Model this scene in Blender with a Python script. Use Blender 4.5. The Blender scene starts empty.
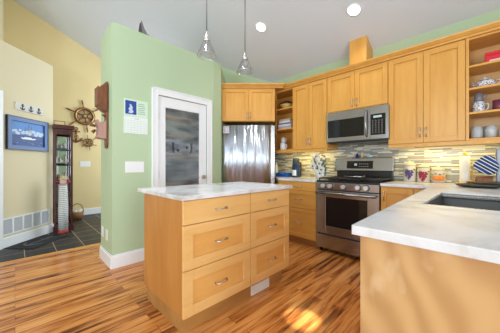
import bpy, bmesh, math, random
from mathutils import Vector, Matrix
random.seed(7)
PI = math.pi
q = math.sqrt(2)
SC = bpy.context.scene
COL = SC.collection
R45 = -PI / 4

# ------------------------------------------------------------------ camera, light, exposure
cam_d = bpy.data.cameras.new('camera'); cam = bpy.data.objects.new('camera', cam_d); COL.objects.link(cam)
cam.location = (0, 0, 1.11); cam.rotation_euler = (PI / 2, 0, -PI / 4)
cam_d.sensor_width = 36; cam_d.lens = 235 / 500 * 36; cam_d.shift_y = -0.0024; cam_d.clip_start = 0.02
SC.camera = cam
SC.view_settings.view_transform = 'Standard'; SC.view_settings.look = 'None'
SC.view_settings.gamma = 1; SC.view_settings.exposure = -0.06; SC.view_settings.use_curve_mapping = False
SC.cycles.max_bounces = 8; SC.cycles.diffuse_bounces = 5; SC.cycles.sample_clamp_indirect = 4

W = bpy.data.worlds.new('daylight'); SC.world = W; W.use_nodes = True
W.node_tree.nodes['Background'].inputs[0].default_value = (0.80, 0.91, 1.0, 1)
W.node_tree.nodes['Background'].inputs[1].default_value = 0.9


def area(name, loc, target, sx, sy, power, color=(1, 1, 1)):
    d = bpy.data.lights.new(name, 'AREA'); d.shape = 'RECTANGLE'; d.size = sx; d.size_y = sy
    d.energy = power; d.color = color
    o = bpy.data.objects.new(name, d); COL.objects.link(o); o.location = loc
    o.rotation_euler = (Vector(target) - Vector(loc)).to_track_quat('-Z', 'Y').to_euler()
    return o


# daylight through the living room windows (openings in the two far walls), then added fill lamps
WIN_Y = ((-3.2, -1.7), (-0.9, 0.5))     # openings in the wall y = -2.9 (x ranges)
WIN_X = ((-1.9, -0.5), (0.5, 2.1))      # openings in the wall x = -3.95 (y ranges)
WZ0, WZ1 = 0.35, 2.45
for a_, b_ in WIN_Y:
    area('daylight_window', ((a_ + b_) / 2, -2.94, 1.4), ((a_ + b_) / 2 + 0.5, 2, 1.3), b_ - a_, WZ1 - WZ0, 84, (0.80, 0.91, 1.0))
for a_, b_ in WIN_X:
    area('daylight_window', (-3.99, (a_ + b_) / 2, 1.4), (2, (a_ + b_) / 2 + 0.5, 1.3), b_ - a_, WZ1 - WZ0, 40, (0.80, 0.91, 1.0))
area('daylight_sink_window', (1.75, -0.75, 1.75), (1.6, 2.0, 1.2), 1.5, 1.0, 4, (0.80, 0.91, 1.0))
area('entry_fill_light', (2.9, 4.9, 1.9), (0.5, 5.7, 1.5), 1.2, 1.8, 58, (0.86, 0.93, 1.0))  # unseen area lamp added to brighten the hall; no window is built here
area('ceiling_fill_uplight', (-2.4, 0.6, 1.9), (-0.2, 2.0, 5), 0.5, 0.5, 90, (0.68, 0.84, 1.0))  # unseen uplight added to brighten and cool the ceiling


def spot(name, loc, target, power, angle, blend, color, radius=0.04):
    d = bpy.data.lights.new(name, 'SPOT'); d.energy = power; d.spot_size = math.radians(angle); d.spot_blend = blend
    d.color = color; d.shadow_soft_size = radius
    o = bpy.data.objects.new(name, d); COL.objects.link(o); o.location = loc
    o.rotation_euler = (Vector(target) - Vector(loc)).to_track_quat('-Z', 'Y').to_euler()
    return o


spot('sun_patch_spot', (1.62, -0.62, 3.3), (1.47, 0.93, 0), 1500, 4.2, 0.5, (1, 0.93, 0.80), 0.02)  # spot added inside the room, standing in for the sun on the floor
spot('overhead_fill_spot', (0.9, 1.6, 3.6), (1.0, 1.65, 0), 75, 75, 0.9, (0.95, 0.98, 1.0), 0.12)  # unseen spot added to brighten the island top and nearby floor
spot('overhead_fill_spot', (0.0, 2.6, 3.9), (0.0, 2.7, 0), 60, 80, 0.9, (0.95, 0.98, 1.0), 0.12)  # second added overhead spot, without a fitting


# ------------------------------------------------------------------ materials
def mat(name, rgb=(0.8, 0.8, 0.8), rough=0.5, metal=0.0, **kw):
    m = bpy.data.materials.new(name); m.use_nodes = True
    b = m.node_tree.nodes['Principled BSDF']
    b.inputs['Base Color'].default_value = (*rgb, 1); b.inputs['Roughness'].default_value = rough
    b.inputs['Metallic'].default_value = metal
    for k, v in kw.items():
        b.inputs[k].default_value = v
    return m


def srgb(r, g, b):
    f = lambda c: (c / 255 / 12.92) if c / 255 <= 0.04045 else ((c / 255 + 0.055) / 1.055) ** 2.4
    return (f(r), f(g), f(b))


class NT:
    def __init__(s, m):
        s.t = m.node_tree; s.b = s.t.nodes['Principled BSDF']

    def n(s, kind, **kw):
        x = s.t.nodes.new(kind)
        for k, v in kw.items():
            if k.startswith('i_'):
                x.inputs[k[2:].replace('_', ' ')].default_value = v
            else:
                setattr(x, k, v)
        return x

    def l(s, a, b): s.t.links.new(a, b)

    def coords(s, scale=(1, 1, 1), rot=(0, 0, 0), loc=(0, 0, 0)):
        tc = s.n('ShaderNodeTexCoord'); mp = s.n('ShaderNodeMapping')
        mp.inputs['Scale'].default_value = scale; mp.inputs['Rotation'].default_value = rot; mp.inputs['Location'].default_value = loc
        s.l(tc.outputs['Object'], mp.inputs['Vector']); return mp.outputs['Vector']

    def ramp(s, fac, stops, interp='LINEAR'):
        r = s.n('ShaderNodeValToRGB'); cr = r.color_ramp; cr.interpolation = interp
        while len(cr.elements) < len(stops): cr.elements.new(0.5)
        for e, (p, c) in zip(cr.elements, stops):
            e.position = p; e.color = (*c, 1)
        s.l(fac, r.inputs['Fac']); return r.outputs['Color']

    def bump(s, h, strength=0.2, dist=0.01):
        bp = s.n('ShaderNodeBump'); bp.inputs['Strength'].default_value = strength; bp.inputs['Distance'].default_value = dist
        s.l(h, bp.inputs['Height']); s.l(bp.outputs['Normal'], s.b.inputs['Normal'])


def wood(name, c0, c1, scale, rough=0.38, detail=5.0):
    m = mat(name, c0, rough); t = NT(m)
    v = t.coords(scale)
    nz = t.n('ShaderNodeTexNoise', i_Scale=1.0, i_Detail=detail, i_Roughness=0.6, i_Distortion=0.6)
    t.l(v, nz.inputs['Vector'])
    t.l(t.ramp(nz.outputs['Fac'], [(0.3, c0), (0.7, c1)]), t.b.inputs['Base Color'])
    return m


MA0, MA1 = srgb(214, 152, 66), srgb(226, 170, 84)
maple = wood('maple_upright_grain', MA0, MA1, (14, 14, 1.6))
maple_h = wood('maple_level_grain', MA0, MA1, (1.6, 14, 14))
MI0, MI1 = srgb(226, 176, 106), srgb(238, 194, 126)
maple_p = wood('island_maple_panel', srgb(222, 164, 88), srgb(232, 178, 102), (1.8, 12, 12))
maple_i = wood('island_maple', MI0, MI1, (1.8, 12, 12))
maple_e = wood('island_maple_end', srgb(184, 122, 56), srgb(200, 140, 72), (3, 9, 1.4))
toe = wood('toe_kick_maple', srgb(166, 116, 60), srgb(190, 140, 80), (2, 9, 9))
shelf_in = wood('cabinet_interior', srgb(196, 150, 90), srgb(214, 170, 108), (1.5, 12, 12))


def veneer():
    m = mat('figured_maple_veneer', rough=0.35); t = NT(m)
    v = t.coords((1.2, 1.6, 0.9), rot=(0.5, 0, 0))
    w = t.n('ShaderNodeTexWave', i_Scale=2.2, i_Distortion=9.0, i_Detail=3.0, i_Detail_Scale=0.8); w.bands_direction = 'Y'
    t.l(v, w.inputs['Vector'])
    nz = t.n('ShaderNodeTexNoise', i_Scale=4.5, i_Detail=3.0); t.l(v, nz.inputs['Vector'])
    a = t.ramp(w.outputs['Fac'], [(0.0, srgb(190, 146, 94)), (0.5, srgb(201, 159, 106)), (1.0, srgb(210, 169, 116))])
    b = t.ramp(nz.outputs['Fac'], [(0.58, (0, 0, 0)), (0.68, (1, 1, 1))])
    mx = t.n('ShaderNodeMixRGB'); mx.inputs[2].default_value = (*srgb(224, 192, 148), 1)
    ml = t.n('ShaderNodeMath', operation='MULTIPLY'); ml.inputs[1].default_value = 0.8
    t.l(b, ml.inputs[0]); t.l(ml.outputs[0], mx.inputs[0]); t.l(a, mx.inputs[1]); t.l(mx.outputs[0], t.b.inputs['Base Color'])
    return m


veneer_m = veneer()


def paint(name, rgb, rough=0.7):
    m = mat(name, rgb, rough); t = NT(m)
    nz = t.n('ShaderNodeTexNoise', i_Scale=180.0, i_Detail=2.0); t.l(t.coords(), nz.inputs['Vector'])
    t.bump(nz.outputs['Fac'], 0.08, 0.002); return m


yellow = paint('pale_yellow_paint', srgb(226, 206, 154))
cream = paint('cream_paint', srgb(218, 206, 172))
green = paint('soft_green_paint', srgb(182, 202, 166))
ceil_m = paint('ceiling_paint', srgb(214, 220, 228), 0.9)
white = mat('white_trim_paint', srgb(236, 238, 240), 0.4)
white2 = mat('white_plastic', srgb(238, 238, 236), 0.35)


def floor_mat():
    m = mat('laminate_planks', rough=0.22); t = NT(m)
    v = t.coords((1, 1, 1))
    br = t.n('ShaderNodeTexBrick', i_Scale=1.0, i_Mortar_Size=0.0012, i_Brick_Width=1.1, i_Row_Height=0.095, i_Bias=0.0)
    br.inputs['Color1'].default_value = (0, 0, 0, 1); br.inputs['Color2'].default_value = (1, 1, 1, 1); br.inputs['Mortar'].default_value = (0.3, 0.3, 0.3, 1)
    br.offset = 0.37; t.l(v, br.inputs['Vector'])
    # offset grain per plank
    cmb = t.n('ShaderNodeCombineXYZ'); mlt = t.n('ShaderNodeMath', operation='MULTIPLY'); mlt.inputs[1].default_value = 37.0
    t.l(br.outputs['Color'], mlt.inputs[0]); t.l(mlt.outputs[0], cmb.inputs[0]); t.l(mlt.outputs[0], cmb.inputs[2])
    add = t.n('ShaderNodeVectorMath', operation='ADD'); t.l(v, add.inputs[0]); t.l(cmb.outputs[0], add.inputs[1])
    mp = t.n('ShaderNodeMapping'); mp.inputs['Scale'].default_value = (2.2, 26, 1); t.l(add.outputs[0], mp.inputs['Vector'])
    n1 = t.n('ShaderNodeTexNoise', i_Scale=1.0, i_Detail=5.0, i_Roughness=0.62, i_Distortion=0.5); t.l(mp.outputs[0], n1.inputs['Vector'])
    mp2 = t.n('ShaderNodeMapping'); mp2.inputs['Scale'].default_value = (0.9, 9, 1); t.l(add.outputs[0], mp2.inputs['Vector'])
    n2 = t.n('ShaderNodeTexNoise', i_Scale=1.0, i_Detail=3.0, i_Roughness=0.5); t.l(mp2.outputs[0], n2.inputs['Vector'])
    mix = t.n('ShaderNodeMath', operation='MULTIPLY_ADD'); mix.inputs[1].default_value = 0.62; t.l(n1.outputs['Fac'], mix.inputs[0])
    m2 = t.n('ShaderNodeMath', operation='MULTIPLY_ADD'); m2.inputs[1].default_value = 0.38; t.l(n2.outputs['Fac'], m2.inputs[0])
    m3 = t.n('ShaderNodeMath', operation='MULTIPLY_ADD'); m3.inputs[1].default_value = 0.10; m3.inputs[2].default_value = -0.05; t.l(br.outputs['Color'], m3.inputs[0])
    t.l(m3.outputs[0], m2.inputs[2]); t.l(m2.outputs[0], mix.inputs[2])
    c = t.ramp(mix.outputs[0], [(0.36, srgb(82, 40, 16)), (0.43, srgb(152, 86, 38)), (0.50, srgb(202, 130, 64)), (0.66, srgb(230, 168, 98))])
    mm = t.n('ShaderNodeMixRGB'); mm.inputs[2].default_value = (*srgb(96, 52, 24), 1)
    t.l(br.outputs['Fac'], mm.inputs[0]); t.l(c, mm.inputs[1]); t.l(mm.outputs[0], t.b.inputs['Base Color'])
    return m


def tile_mat():
    m = mat('dark_slate_tile', rough=0.5); t = NT(m)
    v = t.coords((1, 1, 1), loc=(-0.085, -3.87, 0))
    br = t.n('ShaderNodeTexBrick', i_Scale=1.0, i_Mortar_Size=0.004, i_Brick_Width=0.2975, i_Row_Height=0.2975)
    br.offset = 0.0; t.l(v, br.inputs['Vector'])
    nz = t.n('ShaderNodeTexNoise', i_Scale=6.0, i_Detail=6.0, i_Distortion=1.0); t.l(v, nz.inputs['Vector'])
    c = t.ramp(nz.outputs['Fac'], [(0.3, srgb(22, 23, 26)), (0.55, srgb(36, 36, 38)), (0.75, srgb(64, 60, 56))])
    mm = t.n('ShaderNodeMixRGB'); mm.inputs[2].default_value = (*srgb(176, 156, 128), 1)
    t.l(br.outputs['Fac'], mm.inputs[0]); t.l(c, mm.inputs[1]); t.l(mm.outputs[0], t.b.inputs['Base Color'])
    t.bump(nz.outputs['Fac'], 0.15, 0.004)
    return m


def mosaic_mat():
    m = mat('glass_strip_mosaic', rough=0.18); t = NT(m)
    tc = t.n('ShaderNodeTexCoord'); sp = t.n('ShaderNodeSeparateXYZ'); t.l(tc.outputs['Object'], sp.inputs[0])
    cb = t.n('ShaderNodeCombineXYZ'); t.l(sp.outputs[1], cb.inputs[0]); t.l(sp.outputs[2], cb.inputs[1])
    br = t.n('ShaderNodeTexBrick', i_Scale=1.0, i_Mortar_Size=0.0012, i_Brick_Width=0.17, i_Row_Height=0.0165, i_Bias=0.0)
    br.offset = 0.43; br.squash = 0.6; br.squash_frequency = 3; br.offset_frequency = 2
    br.inputs['Color1'].default_value = (0, 0, 0, 1); br.inputs['Color2'].default_value = (1, 1, 1, 1); br.inputs['Mortar'].default_value = (0.5, 0.5, 0.5, 1)
    t.l(cb.outputs[0], br.inputs['Vector'])
    c = t.ramp(br.outputs['Color'], [(0.0, srgb(128, 142, 150)), (0.14, srgb(208, 204, 184)), (0.32, srgb(140, 138, 120)), (0.45, srgb(226, 224, 210)),
                                     (0.6, srgb(176, 182, 172)), (0.74, srgb(150, 134, 106)), (0.84, srgb(200, 202, 196)), (0.95, srgb(116, 118, 112))], 'CONSTANT')
    mm = t.n('ShaderNodeMixRGB'); mm.inputs[2].default_value = (*srgb(190, 188, 176), 1)
    t.l(br.outputs['Fac'], mm.inputs[0]); t.l(c, mm.inputs[1]); t.l(mm.outputs[0], t.b.inputs['Base Color'])
    return m


def quartz_mat():
    m = mat('white_marbled_quartz', rough=0.22); t = NT(m)
    v = t.coords((2.2, 2.2, 2.2))
    nz = t.n('ShaderNodeTexNoise', i_Scale=1.6, i_Detail=7.0, i_Roughness=0.6, i_Distortion=1.2); t.l(v, nz.inputs['Vector'])
    c = t.ramp(nz.outputs['Fac'], [(0.32, srgb(186, 182, 178)), (0.44, srgb(214, 214, 214)), (0.6, srgb(230, 232, 236))])
    t.l(c, t.b.inputs['Base Color']); return m


def steel_mat(name, rgb, rough, scale, strength):
    m = mat(name, rgb, rough, 1.0); t = NT(m)
    nz = t.n('ShaderNodeTexNoise', i_Scale=1.0, i_Detail=2.0, i_Distortion=0.3); t.l(t.coords(scale), nz.inputs['Vector'])
    t.bump(nz.outputs['Fac'], strength, 0.06 if strength > 0.5 else 0.02); return m


floor_m = floor_mat(); tile_m = tile_mat(); mosaic = mosaic_mat(); quartz = quartz_mat()
steel = steel_mat('brushed_stainless', (0.40, 0.40, 0.41), 0.25, (2, 2, 60), 0.03)
fridge_steel = steel_mat('wavy_stainless', (0.55, 0.59, 0.66), 0.30, (6, 1, 0.5), 0.9)
fridge_steel.node_tree.nodes['Principled BSDF'].inputs['Anisotropic'].default_value = 0.95
t = NT(fridge_steel); tg = t.n('ShaderNodeTangent'); tg.direction_type = 'RADIAL'; tg.axis = 'Z'; t.l(tg.outputs[0], t.b.inputs['Tangent'])
fridge_steel.node_tree.nodes['Principled BSDF'].inputs['Anisotropic Rotation'].default_value = 0.25
nickel = mat('satin_nickel', (0.62, 0.6, 0.57), 0.28, 1.0)
chrome = mat('chrome', (0.8, 0.8, 0.8), 0.1, 1.0)
black = mat('black_enamel', (0.012, 0.012, 0.013), 0.25)
iron = mat('cast_iron', (0.015, 0.015, 0.016), 0.55)
blackglass = mat('black_glass', (0.008, 0.009, 0.010), 0.06)
darkgrey = mat('dark_grey_plastic', (0.04, 0.04, 0.045), 0.4)
mahog = wood('mahogany', srgb(62, 20, 18), srgb(92, 34, 28), (12, 12, 2), 0.3)
walnut = wood('carved_brown_wood', srgb(96, 52, 28), srgb(142, 86, 48), (16, 16, 4), 0.4)
wheelwood = wood('varnished_ship_wood', srgb(92, 50, 24), srgb(140, 84, 42), (20, 20, 20), 0.35)
brass = mat('brass', (0.72, 0.52, 0.2), 0.3, 1.0)
glass = mat('clear_glass', (1, 1, 1), 0.02, 0.0, **{'Transmission Weight': 1.0, 'IOR': 1.22})
thin_glass = mat('pale_clear_glass', (0.96, 0.98, 1.0), 0.03, 0.0, **{'Transmission Weight': 1.0, 'IOR': 1.12})
pinkcarve = mat('pinkish_carved_wood', srgb(176, 136, 124), 0.55)
wicker = wood('wicker', srgb(110, 74, 40), srgb(160, 116, 70), (60, 60, 60), 0.6)


def emis(name, rgb, s):
    m = mat(name, rgb, 0.5); b = m.node_tree.nodes['Principled BSDF']
    b.inputs['Emission Color'].default_value = (*rgb, 1); b.inputs['Emission Strength'].default_value = s; return m


lampglow = emis('lit_lamp_lens', (1, 0.97, 0.92), 14)
displaym = emis('lit_display', (0.5, 0.65, 0.66), 0.03)


def reeded():
    m = mat('frosted_reeded_glass', srgb(220, 226, 232), 0.26, 0.0, **{'Transmission Weight': 0.85, 'IOR': 1.3}); t = NT(m)
    w = t.n('ShaderNodeTexWave', i_Scale=22.0, i_Distortion=0.3); w.bands_direction = 'X'; t.l(t.coords(), w.inputs['Vector'])
    nz = t.n('ShaderNodeTexNoise', i_Scale=1.0, i_Detail=4.0, i_Roughness=0.6); t.l(t.coords((2.5, 1, 9)), nz.inputs['Vector'])
    t.l(t.ramp(nz.outputs['Fac'], [(0.34, srgb(150, 156, 164)), (0.55, srgb(222, 228, 234)), (0.7, srgb(246, 248, 250))]), t.b.inputs['Base Color'])
    t.bump(w.outputs['Fac'], 0.5, 0.006); return m


reed = reeded()
def clearglass():
    m = bpy.data.materials.new('pendant_clear_glass'); m.use_nodes = True; nt = m.node_tree; nt.nodes.clear()
    out = nt.nodes.new('ShaderNodeOutputMaterial'); mx = nt.nodes.new('ShaderNodeMixShader'); tr = nt.nodes.new('ShaderNodeBsdfTransparent'); gl = nt.nodes.new('ShaderNodeBsdfGlossy')
    tr.inputs[0].default_value = (0.95, 0.96, 0.97, 1); gl.inputs['Roughness'].default_value = 0.08
    lw = nt.nodes.new('ShaderNodeLayerWeight'); lw.inputs[0].default_value = 0.35
    mp = nt.nodes.new('ShaderNodeMath'); mp.operation = 'MULTIPLY_ADD'; mp.inputs[1].default_value = 0.75; mp.inputs[2].default_value = 0.03
    nt.links.new(lw.outputs['Facing'], mp.inputs[0]); nt.links.new(mp.outputs[0], mx.inputs[0]); nt.links.new(tr.outputs[0], mx.inputs[1]); nt.links.new(gl.outputs[0], mx.inputs[2]); nt.links.new(mx.outputs[0], out.inputs[0])
    return m
pglass = clearglass()


# ------------------------------------------------------------------ mesh helpers
class MB:
    def __init__(s): s.b = bmesh.new(); s.i = 0; s.M = None

    def m(s, i): s.i = i; return s

    def v(s, p):
        p = Vector(p)
        return s.b.verts.new(s.M @ p if s.M else p)

    def f(s, vs, smooth=False):
        try:
            f = s.b.faces.new(vs); f.material_index = s.i; f.smooth = smooth
        except ValueError:
            pass

    def box(s, x0, x1, y0, y1, z0, z1):
        a = [s.v((x, y, z)) for z in (z0, z1) for x, y in ((x0, y0), (x1, y0), (x1, y1), (x0, y1))]
        for k in ((3, 2, 1, 0), (4, 5, 6, 7), (0, 1, 5, 4), (1, 2, 6, 5), (2, 3, 7, 6), (3, 0, 4, 7)):
            s.f([a[j] for j in k])
        return s

    def prism(s, pts, z0, z1):
        """pts: ccw xy; z0/z1 numbers or functions of (x,y)"""
        g = lambda z, p: z(*p) if callable(z) else z
        lo = [s.v((p[0], p[1], g(z0, p))) for p in pts]; hi = [s.v((p[0], p[1], g(z1, p))) for p in pts]
        n = len(pts); s.f(lo[::-1]); s.f(hi)
        for k in range(n): s.f([lo[k], lo[(k + 1) % n], hi[(k + 1) % n], hi[k]])
        return s

    def xz(s, pts, y0, y1):
        """outline in x,z extruded from y0 (front) to y1"""
        a = [s.v((p[0], y0, p[1])) for p in pts]; b = [s.v((p[0], y1, p[1])) for p in pts]
        n = len(pts); s.f(a); s.f(b[::-1])
        for k in range(n): s.f([a[(k + 1) % n], a[k], b[k], b[(k + 1) % n]])
        return s

    def yz(s, pts, x0, x1):
        a = [s.v((x0, p[0], p[1])) for p in pts]; b = [s.v((x1, p[0], p[1])) for p in pts]
        n = len(pts); s.f(a[::-1]); s.f(b)
        for k in range(n): s.f([a[k], a[(k + 1) % n], b[(k + 1) % n], b[k]])
        return s

    def tube(s, pts, r, n=10, caps=True):
        pts = [Vector(p) for p in pts]; rs = r if isinstance(r, (list, tuple)) else [r] * len(pts)
        rings = []
        for k, p in enumerate(pts):
            d = (pts[min(k + 1, len(pts) - 1)] - pts[max(k - 1, 0)]).normalized()
            u = d.orthogonal().normalized() if k == 0 else (u - d * u.dot(d)).normalized()
            w = d.cross(u)
            rings.append([s.v(p + (u * math.cos(2 * PI * j / n) + w * math.sin(2 * PI * j / n)) * rs[k]) for j in range(n)])
        for a, b in zip(rings, rings[1:]):
            for j in range(n): s.f([a[j], a[(j + 1) % n], b[(j + 1) % n], b[j]], True)
        if caps: s.f(rings[0][::-1]); s.f(rings[-1])
        return s

    def lathe(s, prof, c=(0, 0, 0), n=24, caps=True):
        """prof: list of (r, z)"""
        rings = []
        for r, z in prof:
            rings.append([s.v((c[0] + r * math.cos(2 * PI * j / n), c[1] + r * math.sin(2 * PI * j / n), c[2] + z)) for j in range(n)])
        for a, b in zip(rings, rings[1:]):
            for j in range(n): s.f([a[j], a[(j + 1) % n], b[(j + 1) % n], b[j]], True)
        if caps: s.f(rings[0][::-1]); s.f(rings[-1])
        return s

    def torus(s, c, R, r, axis='y', n=28, k=8):
        rings = []
        for i in range(n):
            a = 2 * PI * i / n; ring = []
            for j in range(k):
                b = 2 * PI * j / k; rr = R + r * math.cos(b); h = r * math.sin(b)
                p = {'y': (rr * math.cos(a), h, rr * math.sin(a)), 'z': (rr * math.cos(a), rr * math.sin(a), h), 'x': (h, rr * math.cos(a), rr * math.sin(a))}[axis]
                ring.append(s.v((c[0] + p[0], c[1] + p[1], c[2] + p[2])))
            rings.append(ring)
        for i in range(n):
            a, b = rings[i], rings[(i + 1) % n]
            for j in range(k): s.f([a[j], a[(j + 1) % k], b[(j + 1) % k], b[j]], True)
        return s

    def ball(s, c, r, sz=(1, 1, 1), n=12, m=8):
        prof = [(max(1e-4, math.sin(PI * k / m)), -math.cos(PI * k / m)) for k in range(m + 1)]
        rings = []
        for a, z in prof:
            rings.append([s.v((c[0] + r * sz[0] * a * math.cos(2 * PI * j / n), c[1] + r * sz[1] * a * math.sin(2 * PI * j / n), c[2] + r * sz[2] * z)) for j in range(n)])
        for a, b in zip(rings, rings[1:]):
            for j in range(n): s.f([a[j], a[(j + 1) % n], b[(j + 1) % n], b[j]], True)
        s.f(rings[0][::-1]); s.f(rings[-1]); return s

    def disc(s, c, r, y1, n=20):
        """disc in xz plane, from c y to y1"""
        return s.xz([(c[0] + r * math.cos(2 * PI * j / n), c[2] + r * math.sin(2 * PI * j / n)) for j in range(n)], c[1], y1)

    def build(s, name, mats, parent=None, bevel=0, loc=None, rz=0):
        bmesh.ops.recalc_face_normals(s.b, faces=s.b.faces[:])
        me = bpy.data.meshes.new(name); s.b.to_mesh(me); s.b.free()
        for x in (mats if isinstance(mats, (list, tuple)) else [mats]): me.materials.append(x)
        o = bpy.data.objects.new(name, me); COL.objects.link(o)
        if parent: o.parent = parent
        if loc: o.location = loc
        if rz: o.rotation_euler = (0, 0, rz)
        if bevel:
            md = o.modifiers.new('bevel', 'BEVEL'); md.width = bevel; md.segments = 2; md.limit_method = 'ANGLE'; md.angle_limit = math.radians(40)
        return o


def tag(o, label, cat, group=None):
    o['label'] = label; o['category'] = cat
    if group: o['group'] = group
    return o


def thing(name, label, cat, loc=(0, 0, 0), rz=0, group=None):
    o = bpy.data.objects.new(name, None); COL.objects.link(o); o.empty_display_size = 0.1
    o.location = loc; o.rotation_euler = (0, 0, rz)
    return tag(o, label, cat, group)


def struct(o): o['kind'] = 'structure'; return o


def dup(root, loc, label=None, rz=None):
    r = root.copy(); COL.objects.link(r); r.location = loc
    if rz is not None: r.rotation_euler = (0, 0, rz)
    if label: r['label'] = label
    for ch in list(root.children):
        c = ch.copy(); COL.objects.link(c); c.parent = r
        for g in list(ch.children):
            d = g.copy(); COL.objects.link(d); d.parent = c
    return r


def RD(R, D): return ((R + D) / q, (D - R) / q)      # room position of a point R to the right and D ahead on the diagonal


def ceilz(x, y=0): return 2.69 + 0.445 * (3.46 - x)


# ------------------------------------------------------------------ structure
struct(MB().box(-4, 3.5, -3, 3.87, -0.05, 0).build('floor', floor_m))
struct(MB().box(-4, 3.5, 3.885, 6.4, -0.05, 0).build('floor_entry', tile_m))
struct(MB().box(-4, 3.5, 3.868, 3.887, -0.05, 0.004).build('trim_threshold', maple_h))
struct(MB().prism([(-4, -3), (3.6, -3), (3.6, 6.5), (-4, 6.5)], ceilz, lambda x, y: ceilz(x) + 0.1).build('ceiling', ceil_m))
wr = MB(); wr.prism([(3.46, -0.6), (3.58, -0.6), (3.58, 2.95), (3.46, 2.89)], 0, lambda x, y: ceilz(min(x, 3.46)) - 0.001)
struct(wr.build('wall_range', green))
p = [(3.46, 2.89), (3.58, 2.95)]; e0 = RD(-0.9, 4.49); e1 = RD(-0.9, 4.60)
struct(MB().prism([p[0], p[1], e1, e0], 0, lambda x, y: ceilz(min(x, 3.46)) - 0.001).build('wall_corner', green))
struct(MB().prism([(-0.3, 6.33), (3.4, 6.33), (3.4, 6.4), (-0.3, 6.4)], 0, lambda x, y: ceilz(x) - 0.001).build('wall_back', yellow))
struct(MB().prism([(-0.27, 4.75), (-0.15, 4.75), (-0.15, 6.329), (-0.27, 6.329)], 0, lambda x, y: ceilz(x) - 0.001).build('wall_left', cream))
struct(MB().prism([(-3.9, 4.75), (-0.271, 4.75), (-0.271, 4.85), (-3.9, 4.85)], 0, lambda x, y: ceilz(x) - 0.001).build('wall_hall', cream))
E0, E1 = 2.6, 3.934
struct(MB().prism([RD(-3.3, E0), RD(-3.3, E1), RD(-3.42, E1), RD(-3.42, E0)], 0, 2.77).build('wall_entry', cream))
struct(MB().prism([RD(-3.279, 3.12), RD(-3.279, E1), RD(-3.299, E1), RD(-3.299, 3.12)], 0, 0.135).build('baseboard_entry', white, bevel=0.006))
struct(MB().prism([RD(-3.272, 2.98), RD(-3.272, 3.12), RD(-3.299, 3.12), RD(-3.299, 2.98)], 0, 2.1).build('trim_entry', white, bevel=0.004))
struct(MB().box(0.2, 3.0, 6.312, 6.329, 0, 0.135).build('baseboard_back', white, bevel=0.006))

# living room walls behind the camera, with window openings
def windowed(axis, c0, c1, lo, hi, wins, zt):
    b = MB()
    def seg(a, d, z0, z1):
        pts = [(a, c0), (d, c0), (d, c1), (a, c1)] if axis == 'x' else [(c0, a), (c1, a), (c1, d), (c0, d)]
        b.prism(pts, z0, z1)
    cur = lo
    for a, d in wins:
        seg(cur, a, 0, zt); seg(a, d, 0, WZ0); seg(a, d, WZ1, zt); cur = d
    seg(cur, hi, 0, zt); return b
struct(windowed('x', -2.9, -2.99, -3.9, 3.5, WIN_Y, lambda x, y: ceilz(x) - 0.001).build('wall_south', cream))
struct(windowed('y', -4.0, -3.9, -2.99, 4.5, WIN_X, lambda x, y: ceilz(-3.9) - 0.001).build('wall_west', cream))

# pantry walls with door opening
PX, PY, PT = 0.735, 2.825, 2.65
OX0, OX1, OZ = 1.232, 1.947, 1.985
w = MB()
c = RD(-0.45, 3.6); d = RD(-0.45, 4.489); ci = RD(-0.55, 3.62); di = RD(-0.55, 4.489)
w.prism([(PX, PY), (OX0, PY), (OX0, PY + 0.1), (PX + 0.1, PY + 0.1), (PX + 0.1, 3.285), (PX, 3.285)], 0, PT)
w.prism([(OX1, PY), (2.075, PY), c, d, di, ci, (2.06, PY + 0.1), (OX1, PY + 0.1)], 0, PT)
w.prism([(OX0, PY), (OX1, PY), (OX1, PY + 0.1), (OX0, PY + 0.1)], OZ, PT)
struct(w.build('wall_pantry', green))
w = MB(); w.prism([(PX + 0.1, 3.185), (2.44, 3.185), (2.53, 3.285), (PX + 0.1, 3.285)], 0, PT - 0.001)
w.prism([(PX + 0.101, PY + 0.101), (2.04, PY + 0.101), (2.2, 3.184), (PX + 0.101, 3.184)], PT - 0.1, PT - 0.002)
struct(w.build('wall_pantry_back', green))
b = MB(); b.box(PX - 0.016, PX - 0.001, PY - 0.016, 3.285, 0, 0.125); b.box(PX - 0.001, 1.145, PY - 0.016, PY - 0.001, 0, 0.125)
b.box(PX - 0.010, PX - 0.001, PY - 0.010, 3.285, 0.125, 0.145); b.box(PX - 0.001, 1.145, PY - 0.010, PY - 0.001, 0.125, 0.145)
struct(b.build('baseboard_pantry', white, bevel=0.003))
cs = MB()
for x0, x1, z0, z1 in ((1.155, 1.235, 0, 2.05), (1.944, 2.024, 0, 2.05), (1.235, 1.944, 1.97, 2.05)):
    cs.box(x0, x1, PY - 0.022, PY - 0.001, z0, z1)
for x0, x1, z0, z1 in ((1.155, 1.172, 0, 2.055), (2.007, 2.024, 0, 2.055), (1.155, 2.024, 2.035, 2.055)):
    cs.box(x0, x1, PY - 0.03, PY - 0.022, z0, z1)
struct(cs.build('trim_pantry_door', white, bevel=0.003))

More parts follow.
